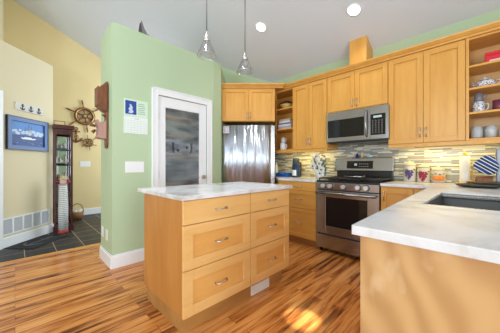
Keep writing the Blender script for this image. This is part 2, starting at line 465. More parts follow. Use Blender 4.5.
# pantry door
pd = thing('pantry_door', 'white pantry door with a tall frosted glass pane in the green wall', 'door', (1.59, PY, 0))
f = MB()
DX0, DX1, GX0, GX1, GZ0, GZ1 = -0.348, 0.348, -0.258, 0.235, 0.30, 1.835
f.box(DX0, GX0, 0.0, 0.035, 0.01, 1.965); f.box(GX1, DX1, 0, 0.035, 0.01, 1.965)
f.box(GX0, GX1, 0, 0.035, 0.01, GZ0); f.box(GX0, GX1, 0, 0.035, GZ1, 1.965)
f.build('door_frame', white, pd, 0.003)
g = MB().box(GX0 + 0.001, GX1 - 0.001, 0.012, 0.02, GZ0 + 0.001, GZ1 - 0.001).build('glass_pane', reed, pd)
et = MB()
for sx in (-1, 1):
    cx = -0.02 + sx * 0.065; et.disc((cx, 0.010, 1.325 + 0.02 * sx), 0.018, 0.0118, 12)
    for k in range(6):
        a = PI / 2 + sx * (-0.9 + 0.35 * k); L = 0.04 + 0.01 * (k % 3)
        bx = cx + sx * 0.06; bz = 1.29 + 0.02 * k
        et.tube([(bx, 0.0105, bz), (bx + sx * L * 0.6, 0.0105, bz + L * 0.7 - 0.02)], [0.009, 0.003], 5)
    et.tube([(cx + sx * 0.05, 0.0105, 1.27), (cx + sx * 0.065, 0.0105, 1.33), (cx + sx * 0.055, 0.0105, 1.41)], 0.005, 5)
et.build('etched_sprig', mat('etched_grey', srgb(52, 56, 64), 0.6), g)
h = MB(); h.tube([(0.30, 0, 0.945), (0.30, -0.012, 0.945)], 0.03, 16); h.tube([(0.30, -0.01, 0.945), (0.30, -0.05, 0.945)], 0.009, 10)
h.tube([(0.30, -0.05, 0.945), (0.26, -0.055, 0.945), (0.20, -0.05, 0.943)], [0.01, 0.009, 0.007], 10)
h.build('door_handle', nickel, pd)
for z in (0.25, 1.0, 1.72):
    MB().tube([(DX0 - 0.002, -0.004, z - 0.045), (DX0 - 0.002, -0.004, z + 0.045)], 0.007, 8).build('hinge', nickel, pd)
# pantry shelves behind the glass
ps = thing('pantry_shelving', 'wooden pantry shelves seen blurred behind the frosted door glass', 'shelf', (1.5, 3.08, 0))
for z in (0.45, 0.85, 1.22, 1.5, 1.74):
    MB().box(-0.6, 0.6, -0.13, 0.08, z, z + 0.03).build('shelf', maple_h, ps)
for xx in (-0.61, 0.6):
    MB().box(xx, xx + 0.01, -0.13, 0.08, 0, 2.1).build('side_panel', maple, ps)
def goods(nm, lb, ct_, x, z, wd, hg, m):
    t = thing(nm, lb, ct_, (1.5 + x, 3.02, z + 0.0305))
    MB().box(-wd / 2, wd / 2, -0.05, 0.05, 0, hg).build('body', m, t, 0.008)
    MB().box(-wd / 2 - 0.004, wd / 2 + 0.004, -0.054, 0.054, hg + 0.0005, hg + 0.02).build('lid', m, t, 0.004)
dkb = mat('dark_basket', srgb(70, 58, 50), 0.7); pab = mat('pale_carton', srgb(226, 228, 230), 0.6); gbin = mat('grey_bin', srgb(120, 130, 140), 0.5); grb = mat('green_bin', srgb(92, 124, 112), 0.5)
ps.location = (1.5, 3.09, 0)
goods('storage_basket', 'dark basket on the top pantry shelf at left, blurred behind the glass', 'basket', -0.02, 1.74, 0.30, 0.17, dkb)
goods('storage_basket', 'dark basket on the top pantry shelf at right, blurred behind the glass', 'basket', 0.34, 1.74, 0.30, 0.17, dkb)
goods('carton', 'pale carton on the pantry shelf at left, blurred behind the glass', 'carton', 0.0, 1.22, 0.30, 0.19, pab)
goods('carton', 'pale carton on the pantry shelf at right, blurred behind the glass', 'carton', 0.34, 1.22, 0.28, 0.15, pab)
goods('storage_bin', 'green bin low behind the frosted pantry glass at left', 'bin', 0.0, 0.85, 0.30, 0.20, grb)
goods('storage_bin', 'grey bin low behind the frosted pantry glass at right', 'bin', 0.34, 0.85, 0.30, 0.22, gbin)
pl = bpy.data.lights.new('pantry_fill_light', 'POINT'); pl.energy = 24; pl.color = (1, 0.95, 0.88); pl.shadow_soft_size = 0.06  # unseen lamp added in the pantry to light the door glass from behind
po = bpy.data.objects.new('pantry_fill_light', pl); COL.objects.link(po); po.location = (1.6, 2.965, 2.35)


# ------------------------------------------------------------------ cabinet builders (local: x right, -y towards viewer)
def shaker(parent, x0, x1, z0, z1, y, m, kind='door', pull=None, mh=None, rail=0.055, slab=False, mp=None):
    """front face at y; returns the door"""
    b = MB(); t = 0.02
    if slab:
        b.box(x0, x1, y, y + t, z0, z1)
    else:
        b.box(x0, x0 + rail, y, y + t, z0, z1); b.box(x1 - rail, x1, y, y + t, z0, z1)
        b.m(1); b.box(x0 + rail, x1 - rail, y, y + t, z0, z0 + rail); b.box(x0 + rail, x1 - rail, y, y + t, z1 - rail, z1)
        b.m(2); b.box(x0 + rail, x1 - rail, y + 0.012, y + t - 0.001, z0 + rail, z1 - rail)
    o = b.build(kind, [m, mh or m, mp or m], parent, 0.0022)
    if pull:
        px, pz, vert = pull
        hb = MB(); L = 0.05
        if vert:
            pts = [(px, y, pz - L), (px, y - 0.022, pz - L + 0.008), (px, y - 0.03, pz), (px, y - 0.022, pz + L - 0.008), (px, y, pz + L)]
        else:
            pts = [(px - L, y, pz), (px - L + 0.008, y - 0.022, pz - 0.004), (px, y - 0.03, pz + 0.002), (px + L - 0.008, y - 0.022, pz - 0.004), (px + L, y, pz)]
        hb.tube(pts, [0.0065, 0.0055, 0.0045, 0.0055, 0.0065], 8)
        hb.build('pull_handle', nickel, o)
    return o


def two_doors(parent, wdt, z0, z1, y, gap=0.003, handle_up=0.11):
    hw = wdt / 2
    shaker(parent, -hw + gap, -gap / 2, z0, z1, y, maple, pull=(-0.027, z0 + handle_up, True), mh=maple_h)
    shaker(parent, gap / 2, hw - gap, z0, z1, y, maple, pull=(0.027, z0 + handle_up, True), mh=maple_h)


def carcass(parent, wdt, z0, z1, y0, y1, m=maple):
    return MB().box(-wdt / 2, wdt / 2, y0, y1, z0, z1).build('carcass', m, parent)


RW = -PI / 2   # rotation for things standing against the range wall
FX = 3.12      # front of the wall cabinets' boxes
ZB, ZT = 1.35, 2.345


def wallcab(name, label, y0, y1, z0, hu=0.11):
    t = thing(name, label, 'cabinet', (FX, (y0 + y1) / 2, z0), RW)
    wd = y1 - y0
    MB().box(-wd / 2, wd / 2, 0, 0.338, 0, ZT - z0).build('carcass', maple, t)
    two_doors(t, wd, 0.006, ZT - z0 - 0.012, -0.02, handle_up=hu)
    return t


wallcab('wall_cabinet', 'tall two-door maple wall cabinet left of the microwave', 1.572, 2.142, ZB)
wallcab('wall_cabinet', 'short two-door maple cabinet directly above the microwave', 0.807, 1.570, 1.835, 0.08)
wallcab('wall_cabinet', 'widest tall two-door maple wall cabinet right of the microwave', 0.133, 0.805, ZB)

fc = thing('fridge_cabinet', 'two-door maple cabinet above the stainless refrigerator', 'cabinet', (*RD(-0.024, 3.77), 1.815), R45)
MB().box(-0.423, 0.423, 0, 0.70, 0, ZT - 1.815).build('carcass', maple, fc)
two_doors(fc, 0.846, 0.006, ZT - 1.815 - 0.012, -0.02, handle_up=0.08)

# open corner shelf next to the fridge cabinet: trapezoid plan cut by the fridge cabinet
s0 = (3.12, 2.144); s1 = (3.455, 2.144); s2 = (3.455, 2.84); s3 = (3.12, 2.505)
os_ = thing('open_shelf_unit', 'open maple corner shelves between fridge cabinet and tall cabinet', 'shelf')
b = MB(); b.prism([s0, s1, (s1[0], s1[1] + 0.018), (s0[0], s0[1] + 0.018)], ZB, ZT)
b.prism([(3.437, 2.162), (3.455, 2.162), (3.455, 2.838), (3.437, 2.82)], ZB, ZT)
b.prism([(3.12, 2.485), (3.12, 2.505), (3.437, 2.82), (3.437, 2.80)], ZB, ZT)
b.build('carcass', maple, os_)
for nm, z in (('bottom_board', ZB), ('shelf', 1.695), ('shelf', 2.03), ('top_board', ZT - 0.02)):
    MB().prism([(3.12, 2.163), (3.436, 2.163), (3.436, 2.80), (3.12, 2.484)], z, z + 0.02).build(nm, maple_h, os_, 0.002)

# open shelf at the right end
rs = thing('open_shelf_unit', 'open maple shelves with red box and glassware at the right edge', 'shelf', (3.12, 0.132, ZB), RW)
HW = 0.54
b = MB(); b.box(0, 0.018, 0, 0.338, 0, ZT - ZB); b.box(HW - 0.018, HW, 0, 0.338, 0, ZT - ZB); b.box(0.018, HW - 0.018, 0.322, 0.338, 0, ZT - ZB)
b.build('carcass', shelf_in, rs)
MB().box(-0.0, 0.023, -0.018, -0.001, 0, ZT - ZB).build('stile', maple, rs, 0.002)
for nm, z in (('bottom_board', 0.0), ('shelf', 1.605 - ZB), ('shelf', 1.84 - ZB), ('shelf', 2.057 - ZB), ('top_board', ZT - ZB - 0.02)):
    MB().box(0.0185, HW - 0.0185, 0.0, 0.321, z, z + 0.02).build(nm, maple_h, rs, 0.002)

# crown moulding follows fridge cabinet then the range wall
def sweep(path, prof):
    """path: xy points, offset to the room side by profile (out, z)"""
    b = MB(); n = len(path); nrm = []
    segs = [(Vector(path[k + 1]) - Vector(path[k])).normalized() for k in range(n - 1)]
    rings = []
    for k in range(n):
        if k == 0: nn = Vector((segs[0].y, -segs[0].x)); sc = 1
        elif k == n - 1: nn = Vector((segs[-1].y, -segs[-1].x)); sc = 1
        else:
            a = Vector((segs[k - 1].y, -segs[k - 1].x)); c_ = Vector((segs[k].y, -segs[k].x)); nn = (a + c_).normalized(); sc = 1 / nn.dot(a)
        rings.append([b.v((path[k][0] + nn.x * sc * o, path[k][1] + nn.y * sc * o, z)) for o, z in prof])
    for a, c_ in zip(rings, rings[1:]):
        for j in range(len(prof)): b.f([a[j], a[(j + 1) % len(prof)], c_[(j + 1) % len(prof)], c_[j]])
    b.f(rings[0]); b.f(rings[-1][::-1]); return b


cpath = [RD(-0.447, 3.75), RD(0.52, 3.75), (3.10, 2.294), (3.10, -0.41)]
# order so that outward is towards the room (right of travel)
sof = MB().prism([RD(0.405, 3.79), RD(0.50, 3.79), (3.138, 2.33), (3.138, 2.53)], 2.347, 2.40)
tag(sof.build('shelf_soffit', maple_h), 'maple soffit piece bridging fridge cabinet and corner shelves below the crown', 'soffit')
crown = sweep(cpath, [(0, 2.346), (0.004, 2.346), (0.006, 2.362), (0.022, 2.372), (0.042, 2.392), (0.046, 2.406), (-0.03, 2.406), (-0.03, 2.346)])
tag(crown.build('crown_moulding', maple_h, None), 'maple crown moulding along the tops of the upper cabinets', 'moulding')
v1 = MB().box(3.105, 3.122, 1.574, 2.50, 1.312, 1.349).build('light_valance', maple_h, None, 0.002)
tag(v1, 'maple light rail under the left wall cabinets and corner shelves', 'light rail')
v2 = MB().box(3.105, 3.122, -0.40, 0.803, 1.312, 1.349).build('light_valance', maple_h, None, 0.002)
tag(v2, 'maple light rail under the right wall cabinet and glassware shelves', 'light rail')

# duct chase above the cabinets
dc = MB(); dc.prism([(3.22, 1.085), (3.458, 1.085), (3.458, 1.305), (3.22, 1.305)], 2.3455, lambda x, y: ceilz(x) - 0.002)
tag(dc.build('duct_cover', maple, None, 0.002), 'boxed maple vent duct rising from the cabinets to the ceiling', 'duct cover')

# backsplash
struct(MB().box(3.447, 3.459, -0.5, 2.87, 0.916, 1.349).build('trim_backsplash', mosaic))
struct(MB().box(3.447, 3.459, 0.808, 1.569, 1.35, 1.42).build('trim_backsplash_upper', mosaic))

# under cabinet lights
for nm, y0, y1 in (('under_cabinet_light', 1.65, 2.4), ('under_cabinet_light', -0.1, 0.72)):
    d = bpy.data.lights.new(nm, 'AREA'); d.shape = 'RECTANGLE'; d.size = 0.06; d.size_y = y1 - y0; d.energy = 3.2; d.color = (1, 0.76, 0.24)
    o = bpy.data.objects.new(nm, d); COL.objects.link(o); o.location = (3.28, (y0 + y1) / 2, 1.342)

# ------------------------------------------------------------------ base cabinets and counters
CT, CB = 0.915, 0.885
def cut(x, R=0.425): return (x, x - R * q)   # point on the line R to the right of the view diagonal
bc = thing('base_cabinet', 'maple three-drawer base cabinet left of the range', 'cabinet')
yl = 2.20
MB().prism([(2.82, 1.572), (3.44, 1.572), (3.44, 2.80), (2.82, 2.195)], 0.10, CB - 0.001).build('carcass', maple, bc)
MB().prism([(2.89, 1.572), (3.44, 1.572), (3.44, 2.80), (2.89, 2.24)], 0.0, 0.099).build('toe_kick', toe, bc)
# left drawers: own local frame through a re-based thing
bc.location = (2.82, 1.886, 0); bc.rotation_euler = (0, 0, RW)
inv = Matrix.Translation((2.82, 1.886, 0)) @ Matrix.Rotation(RW, 4, 'Z'); inv.invert()
for ch in bc.children: ch.data.transform(inv)
for z0, z1, sl in ((0.762, 0.868, True), (0.515, 0.757, False), (0.115, 0.510, False)):
    shaker(bc, -0.22, 0.31, z0, z1, -0.02, maple_h, 'drawer', pull=(0.045, (z0 + z1) / 2, False), rail=0.05, slab=sl)
MB().box(-0.305, -0.224, -0.019, -0.001, 0.115, 0.868).build('filler_strip', maple, bc, 0.002)

cl = MB().prism([(2.79, 1.571), (3.446, 1.571), (3.446, 2.845), (3.446, 2.845 - 0.0), cut(2.79)], CB, CT)
tag(cl.build('countertop', quartz, None, 0.003), 'white quartz countertop between refrigerator and range', 'countertop')

rb = thing('base_cabinet', 'small maple base cabinet between the range and the sink counter', 'cabinet', (2.82, 0.565, 0), RW)
MB().box(-0.235, 0.235, 0, 0.6, 0.10, CB - 0.001).build('carcass', maple, rb)
MB().box(-0.235, 0.235, 0.07, 0.6, 0.0, 0.099).build('toe_kick', toe, rb)
shaker(rb, -0.232, 0.06, 0.115, 0.868, -0.02, maple, pull=(-0.20, 0.78, True), mh=maple_h)
shaker(rb, 0.064, 0.233, 0.115, 0.868, -0.02, maple, mh=maple_h, rail=0.045)

pc = thing('peninsula_cabinet', 'figured maple base of the sink peninsula in the right foreground', 'cabinet', (0.815, 0, 0))
MB().box(0, 0.02, -0.75, 0.294, 0.0, CB - 0.001).build('end_panel', veneer_m, pc)
MB().box(0.021, 1.98, 0.274, 0.294, 0.1, CB - 0.001).build('side_panel', maple, pc)
MB().box(0.021, 1.98, 0.22, 0.24, 0.0, 0.099).build('toe_kick', toe, pc)

SX0, SX1, SY0, SY1 = 1.46, 2.22, -0.26, 0.224
lt = MB()
A = (0.775, 0.308); B = (2.79, 0.36)
yb = lambda x: A[1] + (B[1] - A[1]) * (x - A[0]) / (B[0] - A[0])
# L-shaped slab with a hole for the sink: strips that share edges
def slab(b, poly): b.prism(poly, CB, CT)
bm = MB()
outer = [(0.775, -0.75), (3.446, -0.75), (3.446, 0.803), (2.79, 0.803), (2.79, 0.36), A]
hole = [(SX0, SY0), (SX1, SY0), (SX1, SY1), (SX0, SY1)]
def ring_faces(b, z):
    o = [b.v((*p, z)) for p in outer]; h_ = [b.v((*p, z)) for p in hole]
    b.f([o[0], o[1], h_[1], h_[0]]); b.f([o[1], o[2], o[3], o[4], h_[2], h_[1]]); b.f([o[4], o[5], h_[3], h_[2]]); b.f([o[5], o[0], h_[0], h_[3]])
    return o, h_
lo = ring_faces(bm, CB); hi = ring_faces(bm, CT)
for a_, c_ in zip(lo, hi):
    n_ = len(a_)
    for k in range(n_): bm.f([a_[k], a_[(k + 1) % n_], c_[(k + 1) % n_], c_[k]])
tag(bm.build('countertop', quartz, None, 0.003), 'large white L-shaped quartz countertop holding the sink', 'countertop')

sk = thing('sink', 'stainless steel sink set in the white quartz counter', 'sink', (0, 0, 0))
b = MB(); x0, x1, y0, y1 = SX0 + 0.001, SX1 - 0.001, SY0 + 0.001, SY1 - 0.001
zb, zt = 0.70, 0.905
for bx in ((x0, x0 + 0.004, y0, y1), (x1 - 0.004, x1, y0, y1), (x0 + 0.004, x1 - 0.004, y0, y0 + 0.004), (x0 + 0.004, x1 - 0.004, y1 - 0.004, y1)):
    b.box(*bx, zb, zt)
b.box(x0, x1, y0, y1, zb - 0.004, zb); b.build('bowl', mat('sink_steel', (0.19, 0.185, 0.175), 0.5, 1.0), sk)
MB().box(x0 + 0.028, x0 + 0.044, y0 + 0.005, y1 - 0.005, 0.7, 0.911).build('divider', steel, sk, 0.004)
MB().box(x1 - 0.075, x1 - 0.0045, y0 + 0.005, y1 - 0.005, 0.885, 0.9).build('ledge', steel, sk, 0.003)
MB().lathe([(0.04, 0), (0.04, 0.003), (0.028, 0.003), (0.02, 0.001)], (1.9, 0, 0.7005), 20).build('drain', chrome, sk)

# ------------------------------------------------------------------ island
isl = thing('kitchen_island', 'maple kitchen island with six drawers', 'island', (0.755, 1.352, 0))
IW, ID = 1.137, 0.64
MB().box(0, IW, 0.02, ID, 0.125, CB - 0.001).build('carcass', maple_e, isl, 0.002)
MB().box(0.022, IW - 0.05, 0.05, ID - 0.005, 0, 0.1249).build('toe_kick', toe, isl)
xs = ((0.0, 0.602), (0.606, IW))
for x0, x1 in xs:
    for z0, z1, sl in ((0.725, 0.880, True), (0.43, 0.72, False), (0.125, 0.425, False)):
        shaker(isl, x0 + 0.001, x1 - 0.001, z0, z1, 0.0, maple_i, 'drawer', pull=((x0 + x1) / 2, (z0 + z1) / 2, False), slab=sl, rail=0.07, mp=maple_p)
vg = MB(); vg.box(0.655, 0.885, 0.040, 0.0495, 0.006, 0.088); vg.m(1)
for k in range(2):
    for j in range(11): vg.box(0.665 + 0.0195 * j, 0.676 + 0.0195 * j, 0.0392, 0.040, 0.018 + 0.03 * k, 0.04 + 0.03 * k)
vg.build('toe_vent', [white2, mat('vent_slot', (0.78, 0.78, 0.78), 0.6)], isl)
it = MB().box(0.735, 1.93, 1.335, 2.086, CB, CT).build('island_countertop', quartz, None, 0.003)
tag(it, 'rectangular white quartz top of the kitchen island', 'countertop')

# ------------------------------------------------------------------ refrigerator
fr = thing('refrigerator', 'stainless steel refrigerator under the two-door cabinet', 'refrigerator', (*RD(-0.035, 3.75), 0), R45)
MB().box(-0.400, 0.425, 0.06, 0.72, 0.02, 1.738).build('body', darkgrey, fr, 0.004)
dd = MB()
NX = 24
def door_y(u): return -0.012 * (1 - (2 * u - 1) ** 2)
def fdoor(x0, x1, z0, z1, nm):
    b = MB(); fr_, bk = [], []
    for k in range(NX + 1):
        u = k / NX; x = x0 + (x1 - x0) * u
        fr_.append([b.v((x, door_y(u), z)) for z in (z0, z1)]); bk.append([b.v((x, 0.056, z)) for z in (z0, z1)])
    for k in range(NX):
        b.f([fr_[k][0], fr_[k + 1][0], fr_[k + 1][1], fr_[k][1]], True); b.f([bk[k][0], bk[k][1], bk[k + 1][1], bk[k + 1][0]])
        b.f([fr_[k][1], fr_[k + 1][1], bk[k + 1][1], bk[k][1]]); b.f([fr_[k][0], bk[k][0], bk[k + 1][0], fr_[k + 1][0]])
    b.f([fr_[0][0], fr_[0][1], bk[0][1], bk[0][0]]); b.f([fr_[-1][0], bk[-1][0], bk[-1][1], fr_[-1][1]])
    return b.build(nm, fridge_steel, fr)
fdo = fdoor(-0.406, 0.36, 0.70, 1.748, 'door')
fdoor(-0.406, 0.43, 0.06, 0.69, 'freezer_drawer')
MB().box(0.366, 0.43, 0.0, 0.056, 0.70, 1.748).build('hinge_side_trim', steel, fr, 0.003)
MB().box(0.3605, 0.3655, 0.01, 0.056, 0.70, 1.70).build('handle_groove', black, fr)
for sx in (-0.37, 0.37):
    MB().box(sx - 0.03, sx + 0.03, 0.0, 0.08, 1.7485, 1.76).build('hinge_cap', darkgrey, fr, 0.002)
mg = MB().box(-0.05, 0.05, -0.002, 0, -0.055, 0.055)
mg.m(1)
for zz in (0.03, 0.0, -0.028):
    mg.box(-0.042, -0.01, -0.003, -0.002, zz - 0.009, zz + 0.012)
mg.m(2)
for zz in (0.035, 0.015, -0.008, -0.03): mg.box(0.0, 0.042, -0.003, -0.002, zz - 0.002, zz + 0.003)
mo = mg.build('magnet_card', [mat('card_white', srgb(214, 212, 220), 0.6), mat('card_pink', srgb(190, 140, 160), 0.6), mat('card_grey', srgb(130, 130, 150), 0.6)], None, 0, (*RD(-0.035 - 0.345, 3.743), 1.675), R45)
tag(mo, 'small pale card with pink squares stuck on the fridge top left', 'magnet')

# ------------------------------------------------------------------ range
rg = thing('range', 'stainless steel gas range with dark oven window', 'stove', (2.80, 1.187, 0), RW)
hw = 0.378
MB().box(-hw, hw, 0.03, 0.64, 0.09, 0.895).build('body', darkgrey, rg)
MB().box(-hw, hw, 0.0, 0.64, 0.8955, 0.917).build('cooktop', black, rg, 0.004)
MB().xz([(-hw, 0.805), (hw, 0.805), (hw, 0.895), (-hw, 0.895)], -0.012, 0.029).build('control_panel', steel, rg, 0.004)
knobm = mat('satin_knob', (0.72, 0.72, 0.73), 0.38, 0.7)
for x in (-0.27, -0.179, -0.011, 0.157, 0.247):
    k = MB(); k.m(1); k.tube([(x, -0.012, 0.852), (x, -0.016, 0.852)], 0.034, 18); k.m(0); k.tube([(x, -0.016, 0.852), (x, -0.05, 0.852)], [0.027, 0.025], 18)
    k.build('knob', [knobm, iron], rg)
od = MB()
od.box(-hw, -0.245, -0.01, 0.028, 0.245, 0.795); od.box(0.255, hw, -0.01, 0.028, 0.245, 0.795)
od.box(-0.245, 0.255, -0.01, 0.028, 0.245, 0.345); od.box(-0.245, 0.255, -0.01, 0.028, 0.71, 0.795)
od_ = od.build('oven_door', steel, rg, 0.003)
MB().box(-0.2445, 0.2545, -0.006, 0.02, 0.3455, 0.7095).build('window', blackglass, od_)
hb = MB(); hb.tube([(-0.355, -0.06, 0.765), (0.355, -0.06, 0.765)], 0.016, 12)
for x in (-0.33, 0.33): hb.tube([(x, -0.06, 0.765), (x, -0.01, 0.765)], 0.011, 10)
hb.build('handle', steel, od_)
MB().box(-hw, hw, -0.008, 0.028, 0.055, 0.225).build('storage_drawer', steel, rg, 0.004)
for x in (-0.34, 0.34):
    MB().tube([(x, 0.06, 0), (x, 0.06, 0.09)], 0.018, 10).build('leg', black, rg)
MB().box(-hw + 0.02, hw - 0.02, 0.56, 0.638, 0.9175, 1.034).build('vent_riser', black, rg, 0.004)
bgd = MB(); bgd.yz([(0.535, 1.035), (0.638, 1.035), (0.638, 1.21), (0.56, 1.21)], -hw, hw)
bg_ = bgd.build('backguard', steel, rg, 0.006)
dp = MB(); dp.yz([(0.5355, 1.065), (0.5455, 1.065), (0.559, 1.17), (0.5505, 1.17)], -0.205, 0.14); dp.m(1)
dp.yz([(0.5395, 1.105), (0.545, 1.105), (0.548, 1.135), (0.5445, 1.135)], -0.10, -0.065)
dp.m(2)
for i in range(5):
    for zz in (1.09, 1.125):
        y_ = 0.5355 + (zz - 1.065) / 0.105 * 0.015 - 0.0012
        dp.yz([(y_, zz), (y_ + 0.004, zz), (y_ + 0.0055, zz + 0.008), (y_ + 0.0012, zz + 0.008)], -0.035 + 0.026 * i, -0.022 + 0.026 * i)
dp.build('display', [blackglass, displaym, mat('panel_print', (0.35, 0.35, 0.36), 0.5)], bg_)
for gx in (-0.25, 0.0, 0.25):
    g = MB(); w_ = 0.115
    for xx in (-w_, 0, w_): g.tube([(gx + xx, 0.06, 0.942), (gx + xx, 0.5, 0.942)], 0.008, 6)
    for yy in (0.06, 0.17, 0.28, 0.39, 0.5): g.tube([(gx - w_, yy, 0.942), (gx + w_, yy, 0.942)], 0.008, 6)
    for xx in (-w_, w_):
        for yy in (0.06, 0.5): g.tube([(gx + xx, yy, 0.918), (gx + xx, yy, 0.942)], 0.008, 6)
    g.build('grate', iron, rg)
    for yy in (0.17, 0.39):
        MB().lathe([(0.045, 0), (0.045, 0.008), (0.03, 0.012), (0.001, 0.013)], (gx, yy, 0.9172), 18).build('burner', iron, rg)
sr = MB().lathe([(0.03, 0.0), (0.075, 0.006), (0.10, 0.022), (0.096, 0.024), (0.07, 0.01), (0.001, 0.006)], n=28)
o = sr.build('griddle_dish', chrome, None, 0, (3.02, 1.16, 0.9505)); o.scale = (1, 1.35, 1)
tag(o, 'shallow silver oval dish on the middle stove grate', 'dish')
for nm, lb, ct_, y, m1, hgt, r in (('spice_bottle', 'small dark blue bottle on top of the range backguard', 'bottle', 1.27, mat('cobalt_glass', (0.01, 0.02, 0.25), 0.1), 0.045, 0.019),
                                ('pepper_shaker', 'small cream shaker standing on the range backguard', 'shaker', 1.205, mat('cream_ceramic', srgb(226, 190, 150), 0.4), 0.07, 0.015)):
    t = thing(nm, lb, ct_, (3.40, y, 1.2155))
    MB().lathe([(r, 0), (r, hgt * 0.7), (r * 0.7, hgt * 0.85), (r * 0.6, hgt)], n=16).build('body', m1, t)
    MB().lathe([(r * 0.65, hgt), (r * 0.65, hgt + 0.012), (r * 0.3, hgt + 0.018)], n=14).build('cap', m1 if nm[0] == 's' else nickel, t)
cs_ = MB().ball((0, 0, 0.02), 0.032, (0.7, 1.2, 0.62)).build('ceramic_shell', mat('pale_aqua_glaze', srgb(190, 220, 226), 0.2), None, 0, (3.41, 1.105, 1.2155))
tag(cs_, 'pale aqua rounded ornament on the range backguard', 'ornament')

# ------------------------------------------------------------------ microwave
mw = thing('microwave', 'stainless over-the-range microwave with black door window', 'microwave', (3.05, 1.168, 1.415), RW)
hw = 0.379
MB().box(-hw, hw, 0.03, 0.385, 0.0, 0.405).build('body', darkgrey, mw, 0.003)
b = MB(); D1 = 0.165
b.box(-hw, -hw + 0.012, 0, 0.029, 0.012, 0.405); b.box(D1 - 0.055, D1 + 0.012, 0, 0.029, 0.012, 0.405)
b.box(-hw + 0.012, D1 - 0.055, 0, 0.029, 0.012, 0.065); b.box(-hw + 0.012, D1 - 0.055, 0, 0.029, 0.30, 0.405)
do = b.build('door', steel, mw, 0.002)
MB().box(-hw + 0.0125, D1 - 0.0555, 0.004, 0.028, 0.0655, 0.2995).build('window', blackglass, do)
MB().tube([(D1 - 0.02, 0, 0.05), (D1 - 0.022, -0.03, 0.075), (D1 - 0.022, -0.042, 0.20), (D1 - 0.022, -0.03, 0.335), (D1 - 0.02, 0, 0.36)], 0.012, 10).build('handle', steel, do)
MB().box(D1 + 0.014, hw, 0, 0.029, 0.012, 0.405).build('control_panel', steel, mw, 0.002)
k = MB(); k.box(D1 + 0.022, hw - 0.03, -0.003, -0.0003, 0.06, 0.31); k.m(1); k.box(D1 + 0.055, hw - 0.07, -0.004, -0.003, 0.265, 0.29); k.m(2)
for i in range(4):
    for j in range(6): k.box(D1 + 0.04 + 0.034 * i, D1 + 0.052 + 0.034 * i, -0.004, -0.003, 0.085 + 0.028 * j, 0.095 + 0.028 * j)
k.build('keypad', [blackglass, displaym, mat('key_print', (0.25, 0.25, 0.26), 0.5)], mw)
MB().box(-hw + 0.02, hw - 0.02, 0.05, 0.37, -0.012, -0.0005).build('vent_grille', black, mw)

# ------------------------------------------------------------------ pendants and ceiling lights
def pendant(x, y, zb, label):
    t = thing('pendant_lamp', label, 'pendant lamp', (x, y, zb), 0, 'glass pendants over the island')
    MB().lathe([(0.088, 0.0), (0.036, 0.122), (0.030, 0.128), (0.028, 0.127), (0.034, 0.121), (0.086, 0.0), (0.088, 0.0)], n=32, caps=False).build('glass_shade', pglass, t)
    MB().torus((0, 0, 0.0), 0.088, 0.003, 'z', 32, 6).build('shade_band', nickel, t)
    MB().lathe([(0.012, 0.115), (0.030, 0.120), (0.036, 0.135), (0.030, 0.152), (0.022, 0.158), (0.020, 0.18), (0.010, 0.195), (0.006, 0.215)], n=20).build('socket', nickel, t)
    MB().lathe([(0.010, 0.115), (0.012, 0.10), (0.018, 0.085), (0.02, 0.07), (0.013, 0.056), (0.002, 0.052)], n=16).build('bulb', mat('clear_bulb', (0.95, 0.95, 0.95), 0.1, 0.0, **{'Transmission Weight': 0.7}), t)
    H_ = ceilz(x) - zb
    MB().tube([(0, 0, 0.21), (0, 0, H_ - 0.03)], 0.0055, 8).build('stem', mat('grey_stem', (0.22, 0.22, 0.22), 0.4, 0.6), t)
    MB().lathe([(0.012, H_ - 0.05), (0.06, H_ - 0.03), (0.06, H_ + 0.02)], n=20).build('canopy', nickel, t)


pendant(1.205, 1.75, 2.085, 'left glass cone pendant lamp hanging in front of the green pantry wall')
pendant(1.677, 1.75, 2.072, 'right glass cone pendant lamp hanging before the fridge cabinet')
an = math.atan(0.445)
for x, y, lb in ((2.516, 2.291, 'smaller-looking recessed ceiling light right of the pendant lamps'), (2.854, 1.103, 'recessed ceiling light above the range near the top edge')):
    t = thing('recessed_light', lb, 'ceiling light', (x, y, ceilz(x)), 0, 'recessed ceiling lights')
    t.rotation_euler = (0, an, 0)
    r = MB(); r.lathe([(0.066, -0.0005), (0.084, -0.0005), (0.082, -0.006), (0.066, -0.008)], n=32, caps=False); r.build('trim_ring', white2, t)
    MB().lathe([(0.001, -0.005), (0.066, -0.004), (0.066, -0.001), (0.001, -0.001)], n=32).build('lens', lampglow, t)
    sp = bpy.data.lights.new('recessed_lamp', 'SPOT'); sp.energy = 20; sp.spot_size = math.radians(120); sp.spot_blend = 0.8; sp.color = (1, 0.96, 0.9); sp.shadow_soft_size = 0.07
    so = bpy.data.objects.new('recessed_lamp', sp); COL.objects.link(so); so.location = (x, y, ceilz(x) - 0.03)

# ------------------------------------------------------------------ pantry wall items
def plate(name, label, loc, rz, w_, h_, n, cat='light switch', kind='rocker'):
    t = thing(name, label, cat, loc, rz)
    MB().box(-w_ / 2, w_ / 2, -0.006, -0.0005, -h_ / 2, h_ / 2).build('cover_plate', white2, t, 0.002)
    for i in range(n):
        cx = (i - (n - 1) / 2) * w_ / n
        if kind == 'rocker': MB().box(cx - 0.016, cx + 0.016, -0.009, -0.006, -0.033, 0.033).build('rocker', white, t, 0.001)
        else:
            for s_ in (-1, 1): MB().box(cx - 0.013, cx + 0.013, -0.008, -0.006, s_ * 0.02 - 0.013, s_ * 0.02 + 0.013).build('socket', white, t, 0.002)


